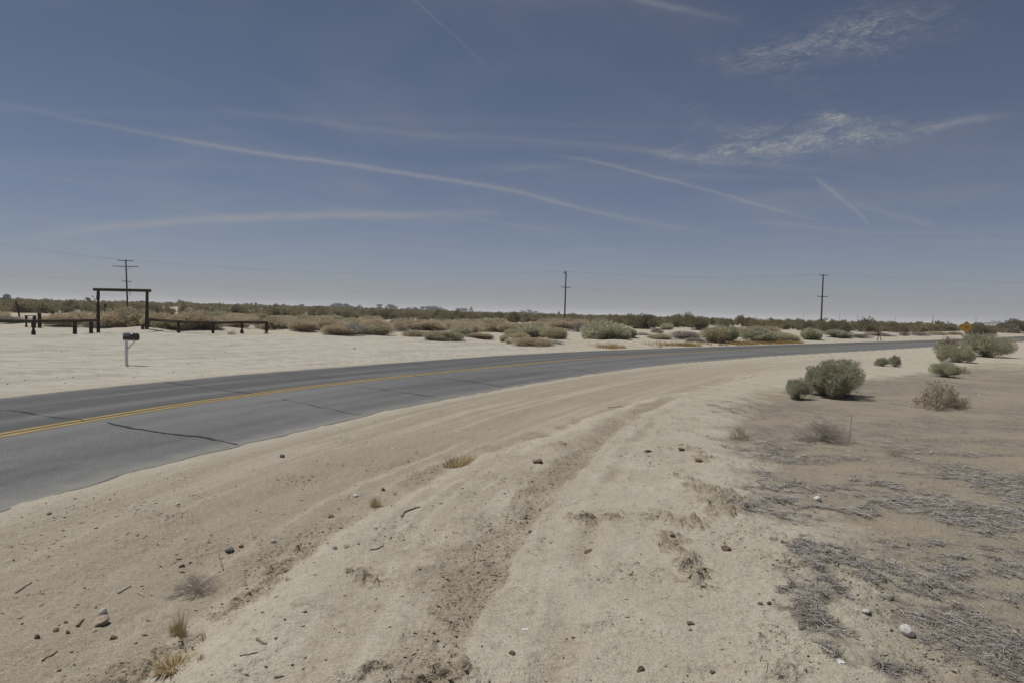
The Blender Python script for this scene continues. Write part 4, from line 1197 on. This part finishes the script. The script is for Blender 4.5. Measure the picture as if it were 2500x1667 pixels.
for i_, (px, ty, wp) in enumerate(TL):
    tree(px, ty, wp, 1150, nth(i_, len(TL)) + 'tree just right of the tallest dark clump on the horizon', 'horizon trees beside tallest clump')
TL = [(927, 743, 17), (954, 744, 21)]
for i_, (px, ty, wp) in enumerate(TL):
    tree(px, ty, wp, 1100, nth(i_, len(TL)) + 'of two rounded trees side by side on the horizon', 'two rounded horizon trees', None, 1.4)
TL = [(982, 752, 12), (995, 750, 13), (1010, 750, 15), (1028, 749, 16), (1043, 748, 17), (1060, 746, 19), (1073, 750, 14), (1085, 754, 12)]
for i_, (px, ty, wp) in enumerate(TL):
    tree(px, ty, wp, 1200, nth(i_, len(TL)) + 'tree in the long low clump on the horizon left of middle pole', 'long low horizon clump', None, 1.5)
TL = [(1116, 753, 14), (1133, 753, 16)]
for i_, (px, ty, wp) in enumerate(TL):
    tree(px, ty, wp, 1300, nth(i_, len(TL)) + 'low tree beside the pointed one on the horizon', 'pair of low horizon trees', None, 1.5)
tree(1148, 750, 9, 1200, 'small pointed dark tree on the horizon', 'horizon trees', 5, 1.2)
TL = [(1262, 762, 10), (1276, 758, 16), (1293, 757, 15), (1306, 760, 10)]
for i_, (px, ty, wp) in enumerate(TL):
    tree(px, ty, wp, 1600, nth(i_, len(TL)) + 'tree in the low hazy clump just left of the middle pole', 'hazy clump by middle pole', None, 1.5)
tree(1364, 760, 8, 700, 'tiny tree on the horizon touching the left of the middle pole', 'horizon trees')
tree(2013, 776, 12, 1700, 'small hazy dome tree just right of the right pole', 'horizon trees', None, 1.5)
TL = [(2286, 785, 6), (2313, 784, 9)]
for i_, (px, ty, wp) in enumerate(TL):
    tree(px, ty, wp, 1900, nth(i_, len(TL)) + 'hazy small tree on the horizon left of the yellow sign', 'hazy right horizon trees')
TL = [(2396, 788, 14), (2410, 786, 14), (2424, 783, 15), (2438, 783, 15)]
for i_, (px, ty, wp) in enumerate(TL):
    tree(px, ty, wp, 2300, nth(i_, len(TL)) + 'hazy tree in the grove on the horizon right of the sign', 'hazy grove right of the sign', None, 1.25)
tree(2458, 783, 11, 2300, 'hazy round tree right of the grove near the right edge', 'horizon trees', None, 1.5)
tree(2482, 787, 9, 2300, 'faint tree on the horizon above the biggest creosote bush at right', 'horizon trees')
tree(12, 716, 22, 260, 'dark rounded tree on the scrub horizon at the far left edge', 'left scrub trees', None, 1.1)
tree(116, 729, 13, 300, 'small ragged tree on the horizon left of the gate', 'left scrub trees')
tree(180, 730, 11, 320, 'small dark tree on the horizon further left of the gate', 'left scrub trees')
tree(214, 727, 16, 300, 'rounded tree on the horizon just left of the gate post', 'left scrub trees', None, 1.1)
tree(354, 740, 11, 330, 'small tree on the horizon just behind the right gate post', 'left scrub trees')


def joshua(px, base_y, top_y, dist, label, seed):
    r = random.Random(seed); x = (px - W / 2) / FPX * dist; z = gz(x, dist)
    d = ray(px, top_y); h = EYE[2] + d[2] / d[1] * dist - z
    e = empty('joshua_tree', (x, dist, z)); tag(e, label, 'tree', 'left scrub trees')
    t = MB(); tips = []
    j = Vector((.05 * h, 0, .5 * h)); t.tube([(0, 0, -.2), j * .6, j], [.16, .13, .12], 7)
    for k in range(3):
        q = j + Vector((r.uniform(-.28, .34) * h, r.uniform(-.2, .2) * h, r.uniform(.2, .42) * h)); t.tube([j, (j + q) / 2 + Vector((.05, 0, .05)), q], [.11, .10, .09], 6); tips.append(q)
    t.build('trunk', M_BARK, e)
    for q in tips:
        n = 120; D = np.random.default_rng(seed).normal(size=(n, 3)) + np.array([0, 0, .5]); V, F = leaves(np.tile(np.array(q), (n, 1)), D, .42, .07, np.random.default_rng(seed + 1))
        obj('spiky_head', mesh_np('spiky_head', V, F, M_TREE), e)


joshua(230, 741, 722, 300, 'spindly forked tree leaning right beside the left gate post', 5)
joshua(367, 745, 736, 310, 'small spiky forked tree just right of the right gate post', 8)
joshua(428, 748, 742, 420, 'tiny spiky tree on the horizon above the right fence', 11)


def cabin(px, top_y, dist, wm, label, rot):
    x = (px - W / 2) / FPX * dist; d = ray(px, top_y); z0 = gz(x, dist); h = EYE[2] + d[2] / d[1] * dist - z0
    e = empty('distant_house', (x, dist, z0), rot); tag(e, label, 'house', 'distant white houses')
    wall = simple('pale_stucco', (.55, .53, .49), (.66, .64, .60), 3, .8); roof = simple('white_metal_roof', (.70, .70, .69), (.80, .80, .79), 3, .5, .3)
    MB().box((0, 0, h * .3), (wm, 6, h * .6)).build('wall', wall, e)
    m = MB(); m.v = [(-wm / 2 - .4, -3.5, h * .602), (wm / 2 + .4, -3.5, h * .602), (wm / 2 + .4, 3.5, h * .602), (-wm / 2 - .4, 3.5, h * .602), (-wm / 2 - .4, 0, h), (wm / 2 + .4, 0, h)]
    m.f = [[0, 1, 5, 4], [2, 3, 4, 5], [0, 4, 3], [1, 2, 5], [0, 3, 2, 1]]; m.build('roof', roof, e)
    dk = simple('dark_pane', (.04, .045, .05), (.06, .065, .07), 3, .2, .5)
    for q in (-.28, .28): MB().box((q * wm, -3.01, h * .33), (1.4, .04, 1.2)).build('window', dk, e)
    MB().box((0, -3.01, h * .26), (1.0, .05, h * .5)).build('door', dk, e)


cabin(753, 751, 1100, 6.0, 'tiny white roofed house among the horizon trees left of tallest clump', R(20))
cabin(2262, 785, 1500, 9.0, 'tiny pale building on the horizon left of the yellow sign', R(-10))

# ------------------------------------------------------------------ stones, clods, sticks, scraps
def rock_mesh(seed, mat, angular=.25, flat=.7, rag=.04):
    import bmesh
    r = random.Random(seed); bm = bmesh.new(); bmesh.ops.create_icosphere(bm, subdivisions=2, radius=.5)
    ax = [Vector((r.gauss(0, 1), r.gauss(0, 1), r.gauss(0, 1))).normalized() for _ in range(7)]; dd = [r.uniform(.26, .42) for _ in ax]
    for v_ in bm.verts:
        p = v_.co.copy()
        for a, q in zip(ax, dd):
            t = p.dot(a)
            if t > q: p -= a * (t - q) * (.6 + angular)
        p *= 1 + r.uniform(-rag, rag); p.z *= flat; v_.co = p
    me = bpy.data.meshes.new('stone'); bm.to_mesh(me); bm.free(); me.materials.append(mat)
    return me


M_RW = simple('pale_stone', (.46, .44, .41), (.66, .64, .60), 9, .8, .2, .4)
M_RG = simple('grey_stone', (.13, .13, .125), (.24, .235, .225), 9, .8, .2, .4)
M_RP = simple('pinkish_stone', (.30, .22, .175), (.46, .38, .31), 7, .85, .2, .4)
M_RB = simple('brown_stone', (.14, .095, .065), (.235, .165, .115), 9, .85, .15, .4)
M_CLOD = simple('dark_soil_clod', (.115, .083, .058), (.225, .172, .122), 12, .95, .05, .6)
M_WOOD = simple('bleached_stick', (.30, .27, .23), (.44, .41, .36), 8, .85, .1, .3)
M_WOODD = simple('brown_stick', (.17, .135, .10), (.29, .24, .185), 8, .9, .1, .3)
ROCKS = {}


def stone(px, py, wpx, hpx, mat, label, group=None, name='stone', cat='stone', ang=.25):
    p = spot(px, py); k = (p - EYE) @ FWD / FPX; key = (mat.name, len(ROCKS) % 5 if False else random.randint(0, 3), ang)
    if key not in ROCKS: ROCKS[key] = rock_mesh(hash(key[1]) + len(ROCKS) * 3 + 11, mat, ang, .7, .26 if mat is M_CLOD else .05)
    s_ = wpx * k; hz = hpx * k
    o = obj(name, ROCKS[key], None, p + np.array([0, 0, hz * (.12 if mat is M_CLOD else .28)]), (random.uniform(-.25, .25), random.uniform(-.25, .25), random.uniform(0, 6.28)), (s_ * 1.15, s_ * random.uniform(.8, 1.0), hz * 1.7))
    return tag(o, label, cat, group)


stone(250, 1497, 20, 17, M_RW, 'white rounded stone behind the pinkish stone, lower left')
stone(246, 1523, 44, 24, M_RP, 'largest pinkish angular stone at lower left', ang=.4)
stone(559, 1345, 26, 14, M_RG, 'dark grey flat stone on the shoulder, left of centre')
stone(589, 1335, 13, 8, M_RB, 'small brown stone just right of the dark grey flat stone')
stone(668, 1323, 16, 12, M_RW, 'pale angular stone on the shoulder right of the dark grey stone', ang=.4)
stone(817, 1341, 13, 12, M_RW, 'small white stone on the sand bank edge left of centre')
stone(867, 1211, 14, 7, M_RW, 'small white stone left of the brown stone on the shoulder')
stone(935, 1197, 10, 9, M_RB, 'small brown stone standing on the shoulder near the bank edge')
stone(434, 1231, 12, 6, M_RW, 'lone small white stone on the shoulder below the road, left')
stone(120, 1254, 11, 6, M_RG, 'small grey stone on the shoulder near the left edge')
stone(689, 1116, 13, 10, M_RG, 'grey pointed stone on the shoulder close to the asphalt', ang=.4)
stone(90, 1556, 14, 12, M_RB, 'brown stone leftmost of the cluster at lower left')
stone(138, 1539, 15, 9, M_RB, 'brown flat stone second from left in the lower left cluster')
stone(165, 1545, 10, 9, M_RB, 'small brown stone right of the flat one at lower left')
stone(160, 1519, 12, 8, M_CLOD, 'brown soil clod above the lower left brown stones', name='soil_clod', cat='clod')
stone(276, 1559, 17, 15, M_CLOD, 'dark soil clod right below the pinkish stone', name='soil_clod', cat='clod')
stone(444, 1382, 14, 8, M_CLOD, 'small dark clod above the heap of dead twigs', name='soil_clod', cat='clod')
stone(1995, 1221, 19, 16, M_RW, 'white blocky rock on bare sand, right', ang=.45)
stone(2219, 1550, 40, 30, M_RW, 'large pale angular rock among grey straw at lower right', ang=.45)
stone(2114, 1493, 18, 9, M_RW, 'white flat stone beside straw at lower right', ang=.4)
stone(1911, 1325, 14, 8, M_RB, 'reddish brown stone at the bank edge right of centre')
stone(1773, 1338, 30, 13, M_CLOD, 'biggest dark clod on the sand bank right of centre', name='soil_clod', cat='clod')
stone(1856, 1475, 15, 10, M_CLOD, 'dark clod left of a pair on the sand, lower right', name='soil_clod', cat='clod')
stone(1878, 1475, 10, 12, M_CLOD, 'dark clod right of a pair on the sand, lower right', name='soil_clod', cat='clod')
stone(1707, 1126, 20, 9, M_CLOD, 'dark clod on the bank near the upper bend of the track', name='soil_clod', cat='clod')
stone(2218, 1331, 7, 10, M_RB, 'tiny upright brown stone on bare sand at right')
stone(2176, 1539, 11, 7, M_CLOD, 'small dark clod left of the large pale rock', name='soil_clod', cat='clod')
stone(1739, 1640, 17, 8, M_CLOD, 'dark flat clod near the bottom edge right of centre', name='soil_clod', cat='clod')
stone(1312, 1128, 26, 10, M_CLOD, 'dark clod left of the wide rut, mid distance', name='soil_clod', cat='clod')
stone(1435, 1349, 26, 7, M_CLOD, 'thin dark clod between the rut and the narrow track', name='soil_clod', cat='clod')
stone(1252, 1596, 18, 12, M_CLOD, 'dark reddish clod near the bottom just right of the rut', name='soil_clod', cat='clod')
stone(1563, 1636, 20, 14, M_CLOD, 'dark clod at the bottom edge right of the narrow track', name='soil_clod', cat='clod')
stone(1584, 1102, 22, 8, M_CLOD, 'dark clod right of the narrow track, upper part', name='soil_clod', cat='clod')
stone(1687, 1523, 24, 8, M_CLOD, 'flat brown clod on the sand below the biggest clod', name='soil_clod', cat='clod')
stone(1664, 1098, 18, 7, M_CLOD, 'flat dark clod beside the one near the bend of the track', name='soil_clod', cat='clod')
stone(1399, 1557, 13, 6, M_CLOD, 'small clod in the narrow track near the bottom', name='soil_clod', cat='clod')
stone(1294, 1302, 11, 7, M_RG, 'small grey stone on the right lip of the wide rut')
stone(1282, 1264, 9, 6, M_RG, 'tiny grey stone inside the wide rut')
stone(864, 851, 8, 3, M_CLOD, 'dark clod lying on the pale turnout beyond the road', name='soil_clod', cat='clod')
stone(811, 1262, 18, 10, M_CLOD, 'dark clod on the shoulder left of the straw tuft', name='soil_clod', cat='clod')


def stick(P, rad, mat, label, lift=.0, name='stick', z_end=None):
    rad *= .75
    Q = [Vector(spot(*p)) for p in P]; o = Q[0].copy()
    L = spline([(q.x, q.y) for q in Q], 4); z = lay(L[:, 0], L[:, 1]) + rad * .8 + lift
    if z_end: z = z + np.linspace(0, 1, len(z)) ** 2 * z_end
    n = len(L)
    m = MB().tube([Vector((a[0], a[1], b)) - o for a, b in zip(L, z)], [rad * (1 - .5 * i / n) for i in range(n)], 6, .15)
    tag(m.build(name, mat, loc=o), label, 'stick')


stick([(38, 1448), (58, 1434), (77, 1422)], .008, M_WOODD, 'thin dark stick on the sand at the left edge')
stick([(288, 1449), (305, 1439), (320, 1430)], .010, M_WOOD, 'pale broken stick lying left of the dead twigs')
stick([(336, 1447), (352, 1455)], .008, M_WOOD, 'short pale stick left below the dead twigs')
stick([(188, 1530), (204, 1514)], .013, M_WOODD, 'short thick dark stick left of the pinkish stone')
stick([(980, 1263), (990, 1250), (1012, 1241), (1026, 1238)], .011, M_WOODD, 'curved brown stick on the sand bank left of the rut')
stick([(1253, 1540), (1262, 1556), (1267, 1566)], .005, M_WOOD, 'thin pale straight stick right of the rut near the bottom')
stick([(627, 1563), (640, 1570), (651, 1574)], .011, M_WOODD, 'short dark stick on the bank at lower left')
stick([(585, 1602), (610, 1598), (630, 1592)], .005, M_WOODD, 'long thin stick on the bank near the bottom left')
stick([(103, 1614), (122, 1602), (140, 1590)], .008, M_WOODD, 'curved thin stick at the lower left corner')
stick([(545, 1392), (541, 1384), (533, 1374)], .009, M_WOODD, 'crooked twig rising from the end of the dead twigs', 0, 'stick', .07)
stick([(1670, 1395), (1685, 1400)], .006, M_WOOD, 'short pale twig on the sand below the dark clods')
stick([(2110, 1418), (2130, 1430), (2150, 1445)], .006, M_WOOD, 'pale long straw stem across the grey straw patch')
stick([(2395, 1512), (2440, 1535), (2490, 1560)], .006, M_WOOD, 'long pale stem in the straw at the lower right edge')
stick([(2365, 1395), (2385, 1391)], .008, M_WOODD, 'short tan stick lying on the straw at right')
stick([(1962, 1340), (1978, 1356), (1992, 1366)], .005, M_WOOD, 'thin pale stem at the left edge of the straw')
stick([(1484, 995), (1500, 994), (1520, 992)], .010, M_WOODD, 'thin straight stick on the bank beside the upper rut')
stick([(903, 1344), (920, 1341), (937, 1337)], .007, M_WOODD, 'thin dark twig lying on the bank left of the rut')


def scrap(px, py, wpx, dpx, label):
    p = spot(px, py); k = (p - EYE) @ FWD / FPX; a = wpx * k; r = random.Random(px)
    n = 5; V = []; F = []
    for i in range(n):
        for j in range(n):
            V.append(((i / (n - 1) - .5) * a, (j / (n - 1) - .5) * a * dpx, r.uniform(.2, 1) * a * .16))
    for i in range(n - 1):
        for j in range(n - 1): F.append((i * n + j, (i + 1) * n + j, (i + 1) * n + j + 1, i * n + j + 1))
    me = bpy.data.meshes.new('litter_scrap'); me.from_pydata(V, [], F); me.materials.append(M_PAPER)
    o = obj('litter_scrap', me, None, p, (0, 0, r.uniform(0, 3)))
    sd = o.modifiers.new('thickness', 'SOLIDIFY'); sd.thickness = .003
    tag(o, label, 'scrap')


M_PAPER = simple('bleached_litter', (.58, .58, .56), (.75, .75, .73), 8, .6, .3)
scrap(827, 1039, 9, .8, 'white scrap of litter at the road edge left of centre')
scrap(1282, 1536, 15, .6, 'pale flat scrap on the sand right of the rut near the bottom')
scrap(2052, 1615, 22, .7, 'crumpled pale scrap at the edge of straw, bottom right')
scrap(2232, 893, 8, .7, 'white scrap on bare ground right of the two small green bushes')
scrap(2390, 963, 8, .8, 'white scrap on bare ground at the right, level with the large bush')
scrap(2167, 1076, 6, .8, 'tiny white scrap right of the thin pale stake')
scrap(2071, 1099, 5, .8, 'tiny white scrap below the thin pale stake')
scrap(1715, 943, 7, .8, 'white scrap on sand near the bend of the track')
scrap(1115, 1053, 8, .7, 'white scrap on the shoulder below the road, centre')
scrap(957, 1095, 8, .7, 'pale scrap on the shoulder left of the straw tuft')
scrap(1008, 821, 9, .6, 'white scrap on the turnout edge before the tan brush row')
scrap(965, 816, 7, .6, 'white scrap left of another by the tan brush row')
scrap(326, 806, 10, .5, 'white scrap on the ground inside the gate')
scrap(1692, 848, 6, .6, 'white scrap at the far road edge between the poles')


# dry grass tufts
def tuft_mesh(seed, n, h, spread, mat, name, curl=.25):
    r = np.random.default_rng(seed); az = r.uniform(0, 6.283, n); q = np.sqrt(r.random(n)) * spread * .35
    A = np.column_stack([q * np.cos(az), q * np.sin(az), np.zeros(n)]); lean = r.uniform(.05, .6, n) * spread
    B = A + np.column_stack([np.cos(az) * lean, np.sin(az) * lean, np.ones(n)]) * (h * r.uniform(.35, 1.0, n))[:, None]
    V = np.empty((n, 3, 3)); sd = np.column_stack([-np.sin(az), np.cos(az), np.zeros(n)]) * .011
    V[:, 0] = A - sd; V[:, 1] = A + sd; V[:, 2] = B + r.normal(0, .02, (n, 3)) * h
    return mesh_np(name, V.reshape(-1, 3), np.arange(3 * n).reshape(-1, 3), mat)


def tuft(px, py, wpx, hpx, n, mat, label, seed):
    p = spot(px, py); k = (p - EYE) @ FWD / FPX; h = hpx * k; w_ = wpx * k
    o = obj('dry_grass_tuft', tuft_mesh(seed, n, 1.0, .6, mat, 'dry_grass_tuft'), None, p - np.array([0, 0, .008]), (0, 0, 0), (w_, w_, h)); o.data.transform(Matrix.Diagonal((1, 1, 1, 1)))
    tag(o, label, 'grass tuft', 'dry grass tufts on the bank')


tuft(441, 1553, 62, 84, 90, M_STRAW, 'tallest sparse dry grass tuft at the foot of the bank, lower left', 801)
tuft(432, 1545, 70, 34, 220, M_STRAW, 'short dense straw around the tallest tuft at lower left', 802)
tuft(918, 1236, 56, 32, 160, M_STRAW, 'small upright straw tuft on the bank edge left of centre', 803)
tuft(1112, 1140, 120, 30, 240, M_STRAW, 'wide straw tuft on the bank edge, centre', 804)
tuft(1145, 1127, 100, 18, 240, M_STRAW, 'lower straw tuft on the right of the wide one', 805)
tuft(704, 1418, 30, 12, 80, M_GOLD, 'short golden tuft right of the dead twigs', 806)
tuft(660, 1428, 26, 10, 60, M_GOLD, 'short golden tuft nearest the dead twigs', 807)
tuft(382, 1648, 40, 70, 30, M_STRAW, 'thin tall stalks at the bottom edge, lower left', 808)
tuft(430, 1630, 180, 26, 320, M_STRAW, 'flattened straw clump at the bottom edge, lower left', 809)
tuft(490, 1612, 40, 24, 90, M_GOLD, 'golden tuft right of the flattened straw clump', 810)
tuft(848, 1337, 34, 16, 80, M_GOLD, 'tiny golden tuft beside the small white stone', 811)
tuft(965, 1208, 24, 16, 60, M_STRAW, 'tiny straw tuft right of the small upright tuft', 812)
tuft(562, 1524, 26, 12, 60, M_GOLD, 'tiny golden tuft on the bank at lower left', 813)
tuft(600, 1480, 24, 10, 50, M_GOLD, 'tiny golden tuft on the bank above another', 814)
tuft(311, 894, 20, 8, 90, M_GOLD, 'straw at the foot of the mailbox post', 815)
tuft(565, 817, 40, 14, 90, M_STRAW, 'thin dry weeds at the foot of the right fence', 816)
tuft(650, 816, 26, 10, 60, M_STRAW, 'thin dry weeds at the right fence end post', 817)


# golden grass strip on the far verge, straw litter, grit: uncountable
def scatter_stuff():
    r = np.random.default_rng(901)
    # grass on the far verge
    s = r.uniform(s_of(38), s_of(56), 9000); side = -(FAR_W(s) + .5 + np.abs(r.normal(0, 1.1, len(s)))); x, y = road_at(s, side)
    k = (fbm(x / 2, y / 2, 141, 3) > -.12); x, y = x[k], y[k]; z = lay(x, y); n = len(x)
    D = r.normal(size=(n, 3)) * .5 + np.array([0, 0, 1]); V, F = leaves(np.column_stack([x, y, z - .01]), D, .26, .03, r)
    tag(obj('verge_grass', mesh_np('verge_grass', V, F, M_GOLD)), 'golden dry grass along the far edge of the road', 'grass', None, 'stuff')
    # straw litter on the flat to the right
    N = 1200000; x = r.uniform(.5, 17, N); y = r.uniform(1.8, 22, N)
    k = r.random(N) < np.clip(9.0 / y ** 1.25, .1, 1); x, y = x[k], y[k]
    ang = np.abs(np.arctan2(x, y)); k = ang < R(46); x, y = x[k], y[k]
    z, mk = lay(x, y, ('litter',)); k = r.random(len(x)) < np.clip((mk['litter'] - .60) / .36, 0, 1) ** 1.2 * ss(12, 7, y) + .03 * mk['litter'] * ss(12, 6, y) + .003; x, y, z = x[k], y[k], z[k]; n = len(x)
    a = r.uniform(0, 6.283, n); L = .5 * r.uniform(.03, .11, n) * np.where(r.random(n) < .05, 2.2, 1); wd_ = r.uniform(.0006, .0017, n) * np.clip(y / 4, 1, 3)
    cx, sx = np.cos(a), np.sin(a); el = r.uniform(-.02, .25, n)
    V = np.empty((n, 4, 3)); hz = .004 + r.uniform(0, .02, n)
    for q, (tl, tw) in enumerate(((-1, -1), (1, -1), (1, 1), (-1, 1))):
        V[:, q, 0] = x + cx * L * tl - sx * wd_ * tw; V[:, q, 1] = y + sx * L * tl + cx * wd_ * tw; V[:, q, 2] = z + hz + el * L * (tl + 1) * .5 + .002 * (tw > 0)
    tag(obj('straw_litter', mesh_np('straw_litter', V.reshape(-1, 3), np.arange(4 * n).reshape(-1, 4), M_LITTER)), 'grey straw and twig litter in patches on the bare ground', 'straw litter', None, 'stuff')
    print('straw', n)
    # grit and small clods
    ico = np.array([(0, 0, 1), (.9, 0, .1), (0, .9, .1), (-.9, 0, .1), (0, -.9, .1), (0, 0, -.5)]); tri = np.array([(0, 1, 2), (0, 2, 3), (0, 3, 4), (0, 4, 1), (5, 2, 1), (5, 3, 2), (5, 4, 3), (5, 1, 4)])
    for nm, mat, N, lo, hi, key, lb, x0, x1 in (('soil_crumbs', M_CRUMB, 420000, .003, .013, 'rough', 'small dark soil crumbs strewn over the sand', -9, 12), ('grit', M_RW, 26000, .002, .006, None, 'pale grit strewn over the sand', -9, 12), ('turnout_gravel', M_RG, 5000, .008, .032, 'pale', 'dark gravel bits strewn on the pale turnout', -34, 8)):
        y = (r.uniform(2.2, 14, N) if key != 'pale' else r.uniform(15, 50, N)); x = r.uniform(x0, x1, N)
        k = (np.abs(np.arctan2(x, y)) < R(45)); x, y = x[k], y[k]
        z, mk = lay(x, y, ('rough', 'track', 'pale', 'litter'))
        rd, ra = linedist(x, y, ROAD); ok = (rd > NEAR_W(ra) + .1) | (rd < -FAR_W(ra) - .1)
        pr = np.clip(mk[key] - (.30 if key == 'rough' else 0), 0, 1) ** 1.5 * .45 + .02 if key else np.full(len(x), .5)
        if key == 'pale': pr = mk['pale'] * .5
        else: pr = pr * np.clip(6 / y, .25, 1.2)
        if key == 'rough': pr = (pr + .13 * np.clip(mk['track'] - .25, 0, 1) + .10 * np.clip(mk['litter'] - .2, 0, 1)) * np.clip(7 / y, .2, 1.3)
        k = ok & (r.random(len(x)) < pr); x, y, z = x[k], y[k], z[k]; n = len(x)
        sc = lo * (hi / lo) ** (r.random(n) ** 2.2); a = r.uniform(0, 6.28, n); c, s_ = np.cos(a), np.sin(a)
        V = ico[None] * sc[:, None, None] * r.uniform(.6, 1.3, (n, 6, 1)); V[..., 2] *= .7; V[..., 0] *= (r.uniform(.8, 2.6, n) if key == 'rough' else np.ones(n))[:, None]
        X = V[..., 0] * c[:, None] - V[..., 1] * s_[:, None] + x[:, None]; Y = V[..., 0] * s_[:, None] + V[..., 1] * c[:, None] + y[:, None]; Z = V[..., 2] + z[:, None] + sc[:, None] * .15
        F = (np.arange(n) * 6)[:, None, None] + tri[None]
        tag(obj(nm, mesh_np(nm, np.stack([X, Y, Z], -1).reshape(-1, 3), F.reshape(-1, 3), mat)), lb, 'gravel', None, 'stuff'); print(nm, n)


M_CRUMB = simple('sandy_crumb', (.17, .135, .098), (.36, .31, .24), 9.0, .95, .05)
M_LITTER = leaf_mat('grey_straw', ((.17, .160, .152), (.45, .425, .39), (.26, .24, .215)), 0)
scatter_stuff()

# ------------------------------------------------------------------ haze: the air over the plain
def build_haze():
    m = bpy.data.materials.new('dusty_air'); m.use_nodes = True; t = NT(m.node_tree); t.n.clear()
    o = t.add('ShaderNodeOutputMaterial'); pv = t.add('ShaderNodeVolumePrincipled')
    pv.inputs['Color'].default_value = (.86, .90, .97, 1); pv.inputs['Density'].default_value = .00026; pv.inputs['Anisotropy'].default_value = .2
    t.l.new(pv.outputs[0], o.inputs['Volume'])
    tag(MB().box((0, 0, 14), (56000, 56000, 34)).build('haze', m), 'pale dusty haze lying over the desert plain', 'haze', None, 'stuff')


build_haze()
print('objects', len(bpy.data.objects), 'tris', sum(len(m.polygons) for m in bpy.data.meshes))
